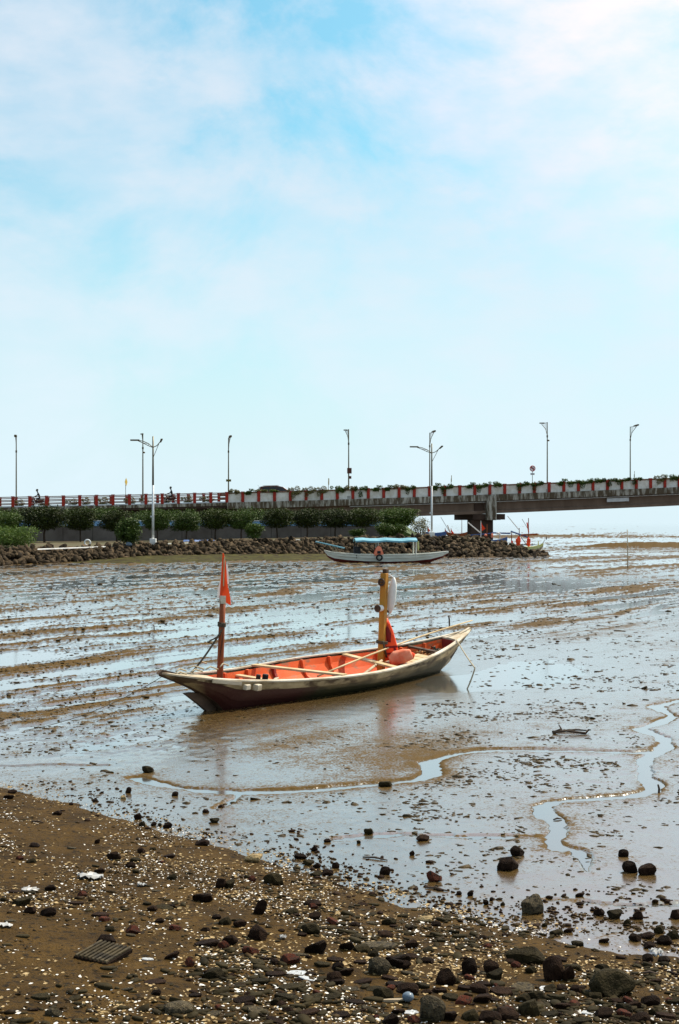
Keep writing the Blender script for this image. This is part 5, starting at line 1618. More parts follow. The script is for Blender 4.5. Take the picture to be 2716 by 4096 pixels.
# ------------------------------------------------------------------ boats beyond the breakwater
def far_boat(label, px0, px1, y, row_g, depth, m_hull, m_low, masts, booms, ang, floats=()):
    """px0..px1 gunwale ends; masts: (px, top row, material, flag material or None); booms: (px,row,px,row,mat)"""
    xc = ((px0 + px1) / 2 - 1358) / FPX * y; Lh = (px1 - px0) / FPX * y / math.cos(ang)
    zg = CAM_H - (row_g - HOR) * y / FPX
    r = empty('moored_boat', (xc, y, 0), (0, 0, ang)); tag(r, label, 'boat')
    up = []; lw = []
    for i in range(13):
        t = -1 + i / 6.0
        b = .62 * (1 - abs(t) ** 2.2) + .03
        z = zg + .30 * abs(t) ** 2.6
        zb = zg - depth * (1 - abs(t) ** 3.5) - .05
        x = t * Lh / 2
        zm = z * .5 + zb * .5
        up.append([Vector((x, -b, z)), Vector((x, -b * .92, zm)), Vector((x, b * .92, zm)), Vector((x, b, z)), Vector((x, b * .85, z - .02)), Vector((x, b * .75, zm + .03)), Vector((x, -b * .75, zm + .03)), Vector((x, -b * .85, z - .02))])
        lw.append([Vector((x, -b * .92, zm - .003)), Vector((x, -b * .5, zb)), Vector((x, b * .5, zb)), Vector((x, b * .92, zm - .003))])
    MB().loft(up, True, True).build('hull', MATS[m_hull], r)
    MB().loft(lw, True, True).build('hull_bottom', MATS[m_low], r)
    inv = Matrix.Rotation(-ang, 4, 'Z')
    def loc(px, row):
        return inv @ (Vector(((px - 1358) / FPX * y, y, CAM_H - (row - HOR) * y / FPX)) - Vector((xc, y, 0)))
    for (px, row, mt, fl) in masts:
        a = loc(px, row_g + 3); b = loc(px, row)
        a.y = b.y = 0
        mm = MB().tube([a, b], [.055, .035], 6).build('mast', MATS[mt], r)
        if fl:
            MB().prism([b, b + Vector((.12, 0, -.35)), b + Vector((.42, .02, -.72)), b + Vector((.10, 0, -.95))], (0, .02, 0)).build('pennant', MATS[fl], r)
    for (pa_, ra, pb_, rb, mt, th) in booms:
        a = loc(pa_, ra); b = loc(pb_, rb)
        MB().tube([a, a.lerp(b, .5), b], th, 6).build('boom', MATS[mt], r)
    for (px, row, w_, h_, mt) in floats:
        c = loc(px, row)
        MB().blob((c.x, c.y - .3, c.z), (w_ / 2, w_ / 2, h_ / 2), 9, 8, .28, seed=int(px)).build('cloth_bundle', MATS[mt], r)
    return r
far_boat('blue moored boat seen behind the far bank lamp', 1690, 1790, 205, 2131, 1.0, 'paint_blue', 'paint_blue', [(1709, 2103, 'wood_redbrown', 'flag_red'), (1783, 2112, 'wood_redbrown', 'flag_red')], [(1763, 2068, 1800, 2130, 'lamp_white', .05)], R(12))
far_boat('brown moored boat with a tall mast left of the bridge pier', 1786, 1872, 200, 2134, .9, 'wood_redbrown', 'wood_dark', [(1848, 2074, 'wood_redbrown', None), (1803, 2112, 'wood_redbrown', 'flag_red')], [(1790, 2100, 1803, 2135, 'cloth_white', .09)], R(-14))
far_boat('blue outrigger boat lying across the foot of the bridge pier', 1895, 2030, 130, 2160, .8, 'paint_blue', 'paint_blue', [(1923, 2083, 'cloth_white', 'flag_red'), (1948, 2096, 'wood_redbrown', None), (2000, 2128, 'cloth_white', None)], [(1872, 2090, 1920, 2130, 'cloth_white', .06), (1880, 2141, 1990, 2131, 'paint_blue', .05), (1968, 2131, 2042, 2134, 'paint_blue', .07)], R(5), [(1940, 2140, .28, .2, 'jacket_faded'), (1966, 2142, .22, .4, 'jacket_faded'), (1990, 2134, .4, .2, 'cloth_white')])
far_boat('yellow and white outrigger boat with orange bundles at the breakwater tip', 2050, 2172, 121, 2186, .45, 'paint_yellow', 'wood_weathered', [(2046, 2130, 'wood_redbrown', None), (2077, 2112, 'wood_redbrown', None), (2114, 2072, 'wood_redbrown', None), (2153, 2165, 'paint_yellow', None)], [(2043, 2125, 2113, 2150, 'paint_blue', .07), (2085, 2140, 2151, 2137, 'wood_redbrown', .09), (2030, 2064, 2075, 2118, 'cloth_white', .04), (2088, 2076, 2113, 2118, 'lamp_steel', .02), (2108, 2090, 2115, 2130, 'flag_red', .06), (2085, 2150, 2110, 2184, 'wood_dark', .03), (2162, 2190, 2180, 2158, 'cloth_white', .04)], R(-6), [(2073, 2165, .42, .75, 'jacket_orange'), (2114, 2168, .40, .72, 'jacket_orange'), (2185, 2153, .1, .26, 'wood_dark'), (2048, 2170, .16, .35, 'flag_red')])

# pole and sticks standing in the mud
def stake(px, base, top, rad, label, material='bark', tilt=0.0, name='stake'):
    p = G(px, base); z = ground_z(p.x, p.y)
    t = D(px + tilt, top, p.y)
    return tag(MB().tube([Vector((p.x, p.y, z - .15)), Vector((p.x, p.y, z)).lerp(t, .5) + Vector((.01, 0, 0)), t], [rad, rad * .9, rad * .7], 7).build(name, MATS[material], smooth=True), label, 'pole')
stake(2511, 2276, 2118, .032, 'tall thin pole standing in the mudflat at the right', 'wood_weathered', -2)
stake(1797, 2492, 2462, .022, 'short dark stake standing in the mud beyond the boat stern', 'bark', -3)
stake(2632, 3178, 3138, .012, 'short stick standing beside the runnel at the right edge', 'bark', 0)
stake(615, 2528, 2500, .014, 'small stub of wood standing in a bright pool left of the flagpole', 'bark', 0)
# driftwood
p = on_ground(2285, 2938)
m = MB()
m.tube([p + Vector((-.22, 0, .02)), p + Vector((-.05, .05, .035)), p + Vector((.16, -.04, .02)), p + Vector((.22, .1, .04)), p + Vector((.23, .02, .05))], [.011, .012, .016, .012, .007], 7)
m.tube([p + Vector((-.20, .05, .01)), p + Vector((-.10, .10, .05)), p + Vector((-.13, .12, .10))], [.020, .014, .006], 6)
m.tube([p + Vector((-.2, .18, .01)), p + Vector((.1, .22, .025)), p + Vector((.2, .12, .03))], [.008, .012, .008], 5)
tag(m.build('driftwood', MATS['bark'], smooth=True), 'dark forked piece of driftwood on the wet mud at right', 'driftwood')

# ------------------------------------------------------------------ stones and litter on the beach and mud
RK = {}
def variants(key, n, fn):
    RK[key] = [fn(i) for i in range(n)]
variants('dark', 7, lambda i: rock_mesh('stone_body', 200 + i, 3, (1, .8, .75), 22, .022, 'stone_dark'))
variants('olive', 4, lambda i: rock_mesh('stone_body', 220 + i, 3, (1, .8, .7), 20, .025, 'stone_olive'))
variants('grey', 4, lambda i: rock_mesh('stone_body', 240 + i, 3, (1, .85, .7), 18, .03, 'stone_grey'))
variants('tan', 2, lambda i: rock_mesh('stone_body', 260 + i, 3, (1, .8, .6), 8, .06, 'stone_tan'))
variants('red', 3, lambda i: rock_mesh('stone_body', 270 + i, 3, (1, .7, .5), 12, .03, 'brick_red'))
variants('block', 3, lambda i: rock_mesh('stone_body', 280 + i, 3, (1, .6, .5), 16, .03, 'stone_olive'))
variants('round', 3, lambda i: rock_mesh('stone_body', 290 + i, 3, (1, .85, .75), 5, .05, 'stone_olive'))
variants('roundg', 3, lambda i: rock_mesh('stone_body', 295 + i, 3, (1, .85, .75), 4, .05, 'stone_grey'))
variants('slab', 6, lambda i: slab_mesh('slab_body', 300 + i, 'stone_dark', .20, .62))
variants('slabo', 4, lambda i: slab_mesh('slab_body', 310 + i, 'stone_olive', .22, .62))
variants('slabg', 4, lambda i: slab_mesh('slab_body', 320 + i, 'stone_grey', .14, .6))
variants('slabp', 4, lambda i: slab_mesh('slab_body', 330 + i, 'pale_stone', .10, .55))
def put_stone(px, py, w, h, typ, label, group=None, yaw=None, cat='stone', tilt=.12):
    me = RK[typ][int(px * 7 + py * 3) % len(RK[typ])]
    p = on_ground(px, py + h * .38)
    ww = w / FPX * p.y
    ext = max(v.co.z for v in me.vertices) - min(v.co.z for v in me.vertices)
    flat = typ.startswith('slab')
    zs = 1.5 * max(.34, (h - .12 * w) / w) * ww / ext if not flat else ww * max(.5, h / w * 2.0)
    zmax = ext / 2 * zs
    o = obj_from('stone' if not flat else 'flat_stone', me, None, (p.x, p.y, p.z + zmax * (.50 if not flat else .70)),
                 (rnd.gauss(0, tilt), rnd.gauss(0, tilt), rnd.uniform(-.5, .5) if yaw is None else yaw), (ww * 1.04, ww * (1.0 if not flat else 1.1), zs))
    if abs(o.rotation_euler.z) > 5: o.rotation_euler.z = 0
    return tag(o, label, cat, group)
NAMED = [
 (2069, 3407, 56, 38, 'dark', 'dark stone just above the heart-shaped stone on the wet mud'),
 (2031, 3453, 82, 60, 'dark', 'heart-shaped dark stone on the wet mud beside the runnel end'),
 (2493, 3415, 40, 28, 'dark', 'small dark stone above the pair of stones at the right'),
 (2522, 3470, 62, 48, 'dark', 'left stone of the touching pair on the wet mud at right'),
 (2591, 3476, 80, 48, 'dark', 'right stone of the touching pair on the wet mud at right'),
 (2135, 3622, 84, 74, 'grey', 'angular brownish grey stone standing upright at the mud edge'),
 (2399, 3648, 48, 30, 'dark', 'dark stone left of the olive-topped one at the mud edge'),
 (2459, 3656, 56, 36, 'olive', 'olive-topped stone at the mud edge, right of a dark one'),
 (2554, 3662, 42, 34, 'dark', 'dark pointed stone at the mud edge near the right side'),
 (2704, 3656, 46, 40, 'dark', 'dark stone cut by the right edge of the picture'),
 (2103, 3822, 158, 76, 'block', 'large dark oblong block lying on the shingle'),
 (1876, 3877, 66, 58, 'dark', 'dark pointed stone left of the middle of the rubble line'),
 (1968, 3876, 70, 54, 'dark', 'dark peaked stone just below left of the oblong block'),
 (2212, 3891, 84, 84, 'dark', 'tall dark stone just below right of the oblong block'),
 (2277, 3903, 52, 60, 'dark', 'smaller dark stone touching the tall dark stone'),
 (2453, 3938, 176, 108, 'round', 'largest rounded boulder at the lower right'),
 (1735, 3508, 62, 42, 'red', 'red-brown stone in the shallow water at the mud edge'),
 (1015, 3433, 74, 38, 'tan', 'yellowish stone at the upper edge of the shingle'),
 (1098, 3522, 80, 46, 'olive', 'olive dark stone on the shingle below the yellowish stone'),
 (1701, 3677, 70, 32, 'tan', 'pale yellow stone on the shingle right of centre'),
 (1508, 3869, 92, 70, 'roundg', 'rounded mottled grey stone near the bottom centre'),
 (1267, 3797, 92, 52, 'dark', 'black wedge-shaped stone above the rubble at centre'),
 (1721, 4047, 108, 104, 'roundg', 'big round dark grey boulder at the bottom right of centre'),
 (1784, 3914, 80, 68, 'dark', 'dark boulder above the big round grey one'),
 (709, 4039, 118, 50, 'roundg', 'flat rounded grey stone on bare sand at the bottom left'),
 (459, 3427, 58, 36, 'dark', 'dark brown stone alone on the shingle at left'),
 (425, 3768, 72, 46, 'dark', 'dark jagged stone just above the ribbed tile'),
 (1043, 3640, 50, 54, 'dark', 'upright dark stone on the shingle left of centre'),
 (1032, 3743, 72, 56, 'dark', 'round reddish black stone below the upright dark stone'),
 (166, 3998, 88, 34, 'slabo', 'flat brown slab alone on bare sand at the bottom left'),
 (215, 4064, 68, 34, 'grey', 'pale grey stone near the bottom left corner'),
 (588, 3838, 58, 26, 'slabp', 'pale cream shell-like slab right of the ribbed tile'),
 (827, 3772, 104, 46, 'slab', 'thick dark masonry slab at left centre of the shingle'),
 (1514, 3775, 156, 52, 'slabg', 'long grey-topped slab lying above the mottled stone'),
 (1187, 3896, 86, 22, 'slabp', 'white pointed shard in the centre of the rubble'),
 (1236, 3920, 90, 22, 'slabp', 'pale grey shard just below the white pointed shard'),
 (2091, 3944, 120, 54, 'slabg', 'long tilted slab with a bright edge among the dark rubble'),
 (2189, 3950, 72, 24, 'slabp', 'pale flat slab right of the bright-edged tilted slab'),
 (1856, 4010, 80, 32, 'red', 'rounded red brick piece at the bottom of the rubble'),
 (2355, 4047, 72, 30, 'slabp', 'pale bluish slab below the largest boulder'),
 (1635, 4047, 82, 26, 'slabp', 'white flat slab left of the big round grey boulder'),
 (672, 3301, 40, 26, 'dark', 'dark stone at the mud edge, right one of a loose row at left'),
 (554, 3266, 34, 26, 'dark', 'squarish dark stone standing on the mud near the left shingle edge'),
 (232, 3252, 42, 22, 'dark', 'dark stone half in the mud at the left shingle edge'),
 (49, 3166, 40, 20, 'dark', 'upper of two dark stones at the far left mud edge'),
 (37, 3188, 40, 20, 'dark', 'lower of two dark stones at the far left mud edge'),
 (514, 3163, 26, 22, 'dark', 'small angular stone alone on the smooth mud at left'),
 (494, 3189, 24, 16, 'tan', 'small pale stone just below the angular one on the smooth mud'),
 (1695, 3353, 54, 22, 'dark', 'flat dark stone lying on the faint dark line in the mud'),
 (1542, 3072, 48, 24, 'olive', 'brown clod lying in the winding runnel at centre'),
 (592, 3080, 52, 26, 'olive', 'brown lump of mud and shell at the start of the dark scarp'),
]
NAMED = [q if q[0] != 1542 else (1545, 3136, 48, 24, 'olive', q[5]) for q in NAMED]
for px, py, w, h, typ, lab in NAMED:
    put_stone(px, py, w, h, typ, lab)
PLAIN = [
 # loose dark stones along and beyond the mud edge
 ('m', [(1540, 3485, 44, 30), (1342, 3464, 30, 22), (1233, 3450, 38, 22), (1204, 3424, 52, 24), (1259, 3396, 28, 20), (1477, 3324, 34, 20), (1310, 3361, 30, 16), (1649, 3413, 22, 20), (1435, 3369, 18, 12),
        (565, 3407, 32, 22), (809, 3373, 56, 24), (568, 3298, 28, 22), (700, 3177, 26, 18), (884, 3229, 28, 22), (858, 3281, 36, 20), (824, 3243, 28, 16), (615, 3297, 24, 16), (640, 3300, 16, 12), (380, 3201, 22, 14), (285, 3215, 20, 14),
        (2513, 3691, 34, 22), (1836, 3572, 24, 18), (1882, 3574, 26, 22), (1745, 3545, 18, 10), (1270, 3462, 34, 22), (1310, 3492, 48, 24), (1265, 3498, 44, 16), (1945, 3610, 26, 20), (1966, 3598, 18, 14), (2010, 3616, 20, 14),
        (2320, 3580, 40, 12), (2320, 3614, 30, 10), (2230, 3728, 56, 26), (2275, 3720, 40, 20), (2418, 3762, 42, 16), (2310, 3775, 50, 18), (2540, 3750, 50, 30), (2590, 3740, 60, 26), (2640, 3720, 44, 30), (2660, 3760, 60, 40), (2600, 3780, 50, 26), (2690, 3740, 50, 34), (2590, 3835, 44, 30), (2655, 3838, 50, 30), (2180, 3700, 24, 14), (2020, 3740, 30, 16)]),
 # stones on the shingle
 ('s', [(1250, 3614, 66, 34), (1244, 3720, 82, 40), (1606, 3846, 92, 46), (1158, 3846, 86, 36), (884, 3542, 46, 36), (917, 3542, 44, 32), (815, 3594, 80, 44), (534, 3729, 66, 34), (192, 3660, 66, 32), (92, 3611, 76, 34), (123, 3648, 52, 30), (761, 3858, 40, 32), (689, 3832, 66, 26),
        (861, 3907, 88, 40), (1260, 3668, 56, 30), (330, 3587, 44, 26), (205, 3560, 46, 24), (125, 3449, 40, 20), (390, 3370, 24, 20), (1010, 3520, 34, 22), (960, 3700, 60, 30), (900, 3690, 50, 30), (925, 3770, 66, 40), (1000, 3808, 70, 36), (1390, 3790, 60, 36), (1450, 3800, 70, 30), (1540, 3740, 70, 30), (1330, 3690, 56, 26), (1420, 3700, 50, 22), (1560, 3692, 60, 22), (640, 3690, 40, 20), (700, 3720, 50, 26)]),
 # rubble at the bottom right
 ('r', [(1629, 3961, 88, 42), (1537, 3987, 88, 46), (1566, 4085, 74, 46), (2005, 3963, 108, 52), (2229, 3986, 90, 52), (2028, 4055, 98, 52), (2114, 4044, 86, 62), (1920, 3960, 80, 40), (1860, 3950, 70, 40), (1800, 3990, 70, 36), (1930, 4000, 84, 32), (2150, 3990, 70, 36), (2310, 3960, 60, 30), (2290, 4020, 70, 30), (2200, 4060, 90, 34), (2420, 4060, 80, 34), (2500, 4040, 70, 36), (2600, 4010, 80, 30), (2660, 4060, 90, 50), (2700, 4000, 70, 40), (2560, 4080, 80, 40), (2380, 3990, 60, 30), (2620, 3930, 56, 26), (2690, 3890, 50, 24), (2330, 4085, 90, 40), (1960, 4080, 90, 36), (1880, 4070, 70, 40), (1800, 4070, 60, 40), (1760, 3960, 60, 40), (1690, 3940, 70, 36)]),
 # flat slabs and tile pieces in the centre
 ('f', [(1069, 3838, 50, 28), (1164, 3950, 126, 34), (975, 4004, 96, 46), (1032, 4041, 96, 50), (1233, 4050, 96, 34), (1147, 3990, 100, 34), (620, 3935, 94, 22), (508, 3964, 54, 26), (402, 3660, 86, 30), (660, 3634, 84, 20), (1350, 3930, 70, 30), (1400, 3960, 80, 26), (1450, 3930, 90, 28), (1330, 3990, 80, 26), (1420, 4010, 90, 30), (1480, 4040, 80, 28), (1360, 4060, 96, 36), (1290, 3860, 70, 26), (1340, 3840, 80, 28), (1200, 3820, 76, 24), (1100, 3900, 90, 26), (1040, 3930, 86, 28), (960, 3950, 60, 26), (900, 3980, 60, 30), (1440, 3850, 60, 26), (1380, 3880, 90, 28), (1560, 3910, 80, 26), (1640, 3890, 80, 28), (1580, 3940, 90, 30), (1500, 3960, 84, 26), (780, 3990, 60, 24), (850, 4060, 70, 34), (1100, 4080, 90, 36), (1260, 4000, 70, 28), (60, 3570, 60, 18), (40, 3690, 50, 22), (300, 3615, 70, 18)]),
]
INFO = {'m': ('small dark stone lying loose along the edge of the wet mud', 'loose dark stones along the mud edge', ['dark', 'dark', 'olive']),
        's': ('dark stone lying scattered on the brown shingle slope', 'dark stones scattered on the shingle slope', ['dark', 'olive', 'dark', 'red']),
        'r': ('dark rubble stone packed among others at the lower right', 'rubble stones at the lower right', ['dark', 'olive', 'dark', 'slab', 'slabo']),
        'f': ('flat broken piece of slab lying on the shingle near the bottom', 'flat broken slabs on the lower shingle', ['slab', 'slabo', 'slab', 'slabg'])}
for key, lst in PLAIN:
    lab, grp, types = INFO[key]
    for k, (px, py, w, h) in enumerate(lst):
        put_stone(px, py, w, h, types[k % len(types)], lab if types[k % len(types)] != 'red' else 'dark red brick piece lying on the brown shingle slope', grp)
# more middling stones filling the shingle
used_n = len(NAMED) + sum(len(l) for _, l in PLAIN)
extra = 0
while extra < 150:
    px = rnd.uniform(-60, 2780); py = rnd.uniform(3380, 4096)
    edge = np.interp(px, [0, 900, 1500, 2100, 2716], [3160, 3400, 3600, 3760, 3790])
    if py < edge + 30: continue
    dens = 0.25 + 0.75 * np.clip((px + (py - 3500) * .4) / 1800, 0, 1)
    if py > 3800 and px < 700: dens *= .15
    if rnd.random() > dens: continue
    w = rnd.uniform(28, 66) if (px > 1300 and py > 3780) else rnd.uniform(26, 50)
    typ = rnd.choice(['dark', 'olive', 'slab', 'slabo', 'dark', 'slabg', 'red'])
    put_stone(px, py, w, w * rnd.uniform(.4, .6), typ, {'dark': 'small black-brown stone', 'olive': 'small olive-brown stone', 'slab': 'small flat dark stone', 'slabo': 'small flat olive stone', 'slabg': 'small flat grey stone', 'red': 'small reddish brick piece'}[typ] + ' strewn among shells on the shingle', 'small stones strewn over the shingle')
    extra += 1

# dark stones on the green bank
for px, row, w in ((690, 2246, 26), (720, 2240, 30), (760, 2248, 22), (830, 2236, 34), (905, 2244, 28), (975, 2238, 40), (985, 2228, 46), (1050, 2246, 24), (1105, 2242, 26), (1160, 2236, 30), (1215, 2240, 24), (600, 2246, 24), (560, 2252, 20), (705, 2252, 24), (430, 2256, 26), (330, 2258, 22)):
    y_ = 98.0 - (row - 2236) * .45; x_ = (px - 1358) / FPX * y_
    o = obj_from('stone', RK['dark'][px % 7], None, (x_, y_, CAM_H - (row - HOR) * y_ / FPX), (.1, .2, px * .1), (w / FPX * y_, w / FPX * y_, w / FPX * y_ * .8))
    tag(o, 'dark stone lying on the green algae strip below the rocks', 'stone', 'dark stones on the algae strip')
# ribbed tile (a grooved tile) at the left
p = on_ground(413, 3840)
r = empty('ribbed_tile', (p.x, p.y, p.z + .012), (R(3), R(4), R(-24))); tag(r, 'dark ribbed tile with parallel grooves on the sand at lower left', 'tile')
MB().box((0, 0, .0), (.205, .24, .022)).build('base', MATS['stone_dark'], r, bevel=.003)
for k in range(8):
    MB().box((-.088 + k * .0252, 0, .017), (.013, .236, .012)).build('rib', MATS['stone_grey'], r, bevel=.002)
# litter
def sheet(px, py, w, d, label, material, seed, amp=.02, rot=0.0, name='plastic_wrapper', cat='litter'):
    rr_ = random.Random(seed); p = on_ground(px, py)
    ww = w / FPX * p.y; n = 8; rings = []
    for i in range(n + 1):
        u = -1 + 2 * i / n; ring = []
        for k in range(5):
            v_ = -1 + k / 2.0
            e = (1 - .6 * abs(u) ** 2)
            q = Vector((u * ww / 2, v_ * d / 2 * e * (1 + .3 * math.sin(i * 1.7 + seed)), 0))
            q = Matrix.Rotation(rot, 3, 'Z') @ q
            x, y = p.x + q.x, p.y + q.y
            ring.append(Vector((x, y, ground_z(x, y) + .006 + amp * abs(math.sin(i * 1.3 + k * 2.1 + seed)))))
        rings.append(ring)
    o = MB().loft(rings, False).build(name, MATS[material], smooth=False)
    sm = o.modifiers.new('thick', 'SOLIDIFY'); sm.thickness = .0015
    return tag(o, label, cat)
sheet(362, 3520, 100, .15, 'crumpled white plastic wrapper on the shingle at left', 'plastic_white', 3, .022, -.35)
sheet(568, 3552, 36, .07, 'small bright white scrap right of the crumpled wrapper', 'plastic_white', 5, .015)
sheet(122, 3571, 70, .10, 'grey-white plastic scrap at the left edge of the shingle', 'plastic_white', 6, .012, -.2)
sheet(20, 3718, 60, .07, 'white scrap of plastic cut by the left edge', 'plastic_white', 7, .01)
sheet(1075, 3482, 34, .05, 'small pinkish white scrap at the upper shingle edge', 'plastic_white', 8, .012)
sheet(2625, 3815, 56, .09, 'pale green-white scrap among stones near the right edge', 'plastic_white', 9, .016)
sheet(1132, 3762, 30, .06, 'small white scrap between dark stones at centre', 'plastic_white', 10, .015)
sheet(2490, 3975, 52, .07, 'white scrap beside the largest boulder at lower right', 'plastic_white', 12, .015)
p = on_ground(1632, 4020)
m = MB().blob((p.x, p.y, p.z + .03), (.030, .028, .024), 14, 10, .05, seed=5)
tag(m.build('plastic_ball', MATS['plastic_blue'], smooth=True), 'pale blue round piece of plastic beside the big grey boulder', 'litter')
p = on_ground(1580, 4018)
tag(MB().box((p.x, p.y, p.z + .012), (.15, .022, .014), (0, .03, .12)).build('wood_strip', MATS['wood_weathered'], bevel=.002), 'flat wooden strip lying in front of the pale blue plastic', 'wood')
for px, py, ln, a, lab in ((2230, 3280, 36, .2, 'short dark twig lying in the runnel at right'), (1500, 3438, 100, -.25, 'thin dark twig lying on the wet mud at centre'), (150, 3296, 52, -.1, 'dark stick lying on the upper shingle at left'), (1745, 3560, 90, -.3, 'thin stick at the mud edge below the red-brown stone'), (2600, 3905, 70, .05, 'thin pale stick among the stones near the right edge')):
    p = on_ground(px, py); h_ = ln / FPX * p.y / 2
    d_ = Vector((math.cos(a) * h_, math.sin(a) * h_ * 2.2, 0))
    a1, a2 = p - d_, p + d_
    a1.z = ground_z(a1.x, a1.y) + .006; a2.z = ground_z(a2.x, a2.y) + .006
    mid = (a1 + a2) / 2 + Vector((0, .015, .006))
    tag(MB().tube([a1, mid, a2], [.005, .008, .004], 6).build('stick', MATS['bark'], smooth=True), lab, 'stick')

# ---- pebbles, shells and clods: far too many to count
def scatter_points(n, f_px, f_py):
    return f_px(n), f_py(n)
def ground_batch(px, py, it=6):
    z = np.zeros_like(px)
    for _ in range(it):
        y = (CAM_H - z) * FPX / (py - HOR); x = (px - 1358) / FPX * y
        zz = np.maximum(np.maximum(mud_height(x, y), beach_height(x, y)), 0)
        z = .5 * z + .5 * zz
    return x, y, zz
ico1 = [tmpl(rock_mesh('pebble_t', 700 + i, 1, (1, .8, .55), 6, .06)) for i in range(5)]
ico0 = []
for i in range(4):
    bm = bmesh.new(); bmesh.ops.create_icosphere(bm, subdivisions=1, radius=.5)
    me = bpy.data.meshes.new('clod_t'); bm.to_mesh(me); bm.free()
    g = np.random.default_rng(i); tv, tf = tmpl(me)
    ico0.append((tv * (1 + .25 * g.normal(size=(len(tv), 1))) * np.array([1, .85, .6]), tf))
def shell_t(seed):
    g = np.random.default_rng(seed); k = 6
    a = np.linspace(0, 2 * np.pi, k, endpoint=False) + g.uniform(-.3, .3, k)
    r_ = g.uniform(.32, .55, k)
    v = np.stack([np.cos(a) * r_, np.sin(a) * r_ * .75, np.zeros(k)], -1)
    v = np.concatenate([v, [[0, 0, .14]], v * np.array([.9, .9, 1]) - [0, 0, .06]])
    f = [(i, (i + 1) % k, k) for i in range(k)] + [(k + 1 + i, i, (i + 1) % k) for i in range(k)] + [(k + 1 + i, (i + 1) % k, k + 1 + (i + 1) % k) for i in range(k)]
    return v, np.array(f)
shells_t = [shell_t(i) for i in range(5)]
def beach_cloud(n, lo_sd, hi_sd, power=1.0, seed=0):
    """pixels spread evenly over the visible beach between two distances from the shoreline"""
    px = nrg.uniform(-500, 3200, n * 4); py = 3120 + (4330 - 3120) * nrg.uniform(0, 1, n * 4) ** power
    x, y, z = ground_batch(px, py)
    sd = shore_sd(x, y)
    ok = (sd > lo_sd) & (sd < hi_sd)
    x, y, z, sd = x[ok], y[ok], z[ok], sd[ok]
    cl = fbm(x * 1.1, y * 1.1, 801 + seed % 3, 3) * .7 + .6 * fbm(sd * 1.7, (x - y) * .35, 820, 3)
    keep = nrg.uniform(0, 1, len(x)) < np.clip(.42 + 1.35 * cl, .05, 1) * np.where((x < -.75) & (y < 8.4), .30, 1.0)
    return x[keep][:n], y[keep][:n], z[keep][:n], sd[keep][:n]
# pebbles
x, y, z, sd = beach_cloud(12000, -.55, 9, .9)
n = len(x); sz = np.clip(nrg.lognormal(-4.2, .48, n), .007, .05)
o = merge_scatter('pebbles', ico1, np.stack([x, y, z + sz * .08], -1), sz[:, None] * np.stack([np.ones(n) * 1.2, nrg.uniform(.7, 1.1, n), nrg.uniform(.4, .8, n)], -1), rand_rot(n, .25), MATS['pebble'])
kind(o, 'stuff', 'countless small dark pebbles of the shingle beach', 'pebbles')
x, y, z, sd = beach_cloud(2600, -1.0, .35, .8, 5)
n = len(x); sz = np.clip(nrg.lognormal(-3.75, .45, n), .010, .06)
o = merge_scatter('pebbles', ico1, np.stack([x, y, z + sz * .08], -1), sz[:, None] * np.stack([np.ones(n) * 1.1, nrg.uniform(.7, 1.1, n), nrg.uniform(.5, .8, n)], -1), rand_rot(n, .25), MATS['stone_dark'])
kind(o, 'stuff', 'loose dark gravel along the edge of the wet mud', 'gravel')
# dark flat shards that clutter the lower shingle
shard_t = [tmpl(slab_mesh('shard_t', 900 + i, 'stone_dark', .22, .6, 7)) for i in range(5)]
x, y, z, sd = beach_cloud(2600, -.1, 9, 1.0, 21)
w_ = nrg.uniform(0, 1, len(x)) < np.clip(.25 + .5 * (x + 1.0) + .35 * (9.0 - y), .05, 1)
x, y, z = x[w_], y[w_], z[w_]
n = len(x); sz = np.clip(nrg.lognormal(-3.15, .38, n), .02, .10)
o = merge_scatter('stone_shards', shard_t, np.stack([x, y, z + sz * .05], -1), sz[:, None] * np.stack([np.ones(n) * 1.15, np.ones(n), nrg.uniform(.7, 1.3, n)], -1), rand_rot(n, .16), MATS['stone_olive'])
kind(o, 'stuff', 'clutter of small dark stone and tile shards on the lower shingle', 'shards')
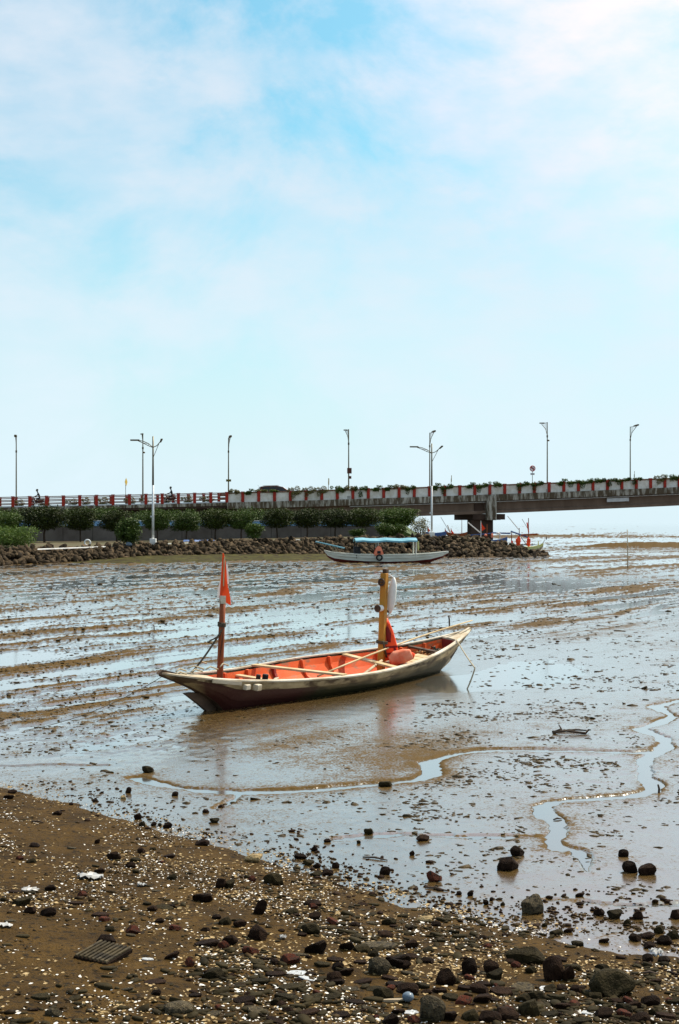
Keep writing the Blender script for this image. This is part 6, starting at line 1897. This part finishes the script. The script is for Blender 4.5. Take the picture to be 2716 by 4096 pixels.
# shells
x, y, z, sd = beach_cloud(8000, -.15, 9, .9, 9)
n = len(x); sz = np.clip(nrg.lognormal(-4.32, .36, n), .007, .035)
o = merge_scatter('shell_fragments', shells_t, np.stack([x, y, z + sz * .12], -1), np.repeat(sz[:, None], 3, 1), rand_rot(n, .28), MATS['shell'])
kind(o, 'stuff', 'countless white shell fragments on the shingle beach', 'shells')
x, y, z, sd = beach_cloud(10000, -.3, 9, .9, 13)
n = len(x); sz = np.clip(nrg.lognormal(-4.1, .4, n), .007, .04)
o = merge_scatter('shell_fragments', shells_t, np.stack([x, y, z + sz * .1], -1), np.repeat(sz[:, None], 3, 1), rand_rot(n, .28), MATS['shell_dull'])
kind(o, 'stuff', 'countless dull brown shell fragments on the shingle beach', 'shells')
# mud clods
def clods(n, f, smin, smu, ssd, zsink, lab, mt='mud_clod'):
    m_ = 9 if n < 9000 else 5
    px = nrg.uniform(-450, 3150, n * m_); py = 2330 + (3600 - 2330) * nrg.uniform(0, 1, n * m_)
    x, y, z = ground_batch(px, py, 1)
    z = np.maximum(mud_height(x, y), 0); chan = EDGE['n'] > .80
    k = np.where(chan, 0.0, f(x, y, px, py))
    ok = (nrg.uniform(0, 1, len(x)) < k) & (shore_sd(x, y) < -.1) & ~((np.abs(px - 1260) < 620) & (np.abs(py - 2690) < 110) )
    x, y, z = x[ok][:n], y[ok][:n], z[ok][:n]; n = len(x)
    sz = np.clip(nrg.lognormal(smu, ssd, n), smin, .14) * np.clip(y / 16, .7, 3.0) ** .6
    o = merge_scatter('mud_clods', ico0, np.stack([x, y, z - sz * zsink], -1), sz[:, None] * np.stack([nrg.uniform(.9, 1.8, n), nrg.uniform(.9, 1.3, n), nrg.uniform(.5, .8, n)], -1), rand_rot(n, .15), MATS[mt])
    kind(o, 'stuff', lab, 'mud clods')
def f_right(x, y, px, py):
    c = fbm(x * .9, y * .9, 901, 3)
    return np.clip(.18 + 1.7 * c, .05, 1) * np.where((px > 1650) & (py > 2500) & (py < 3350), 1.0, .22)
def f_rough(x, y, px, py):
    bound = np.interp(px, [-800, 0, 500, 900, 1300, 1900, 2716, 3600], [3060, 3040, 3000, 2780, 2720, 2600, 2480, 2430])
    h = mud_height(x, y)
    return np.where(py < bound, np.clip(.10 + h * 18, .04, 1), 0.0)
clods(5600, f_right, .010, -3.42, .45, .06, 'small dark mud clods and worm casts dotting the wet mud')
clods(16000, f_rough, .010, -3.62, .5, .08, 'rough clods of mud on the ridges of the tidal flat')
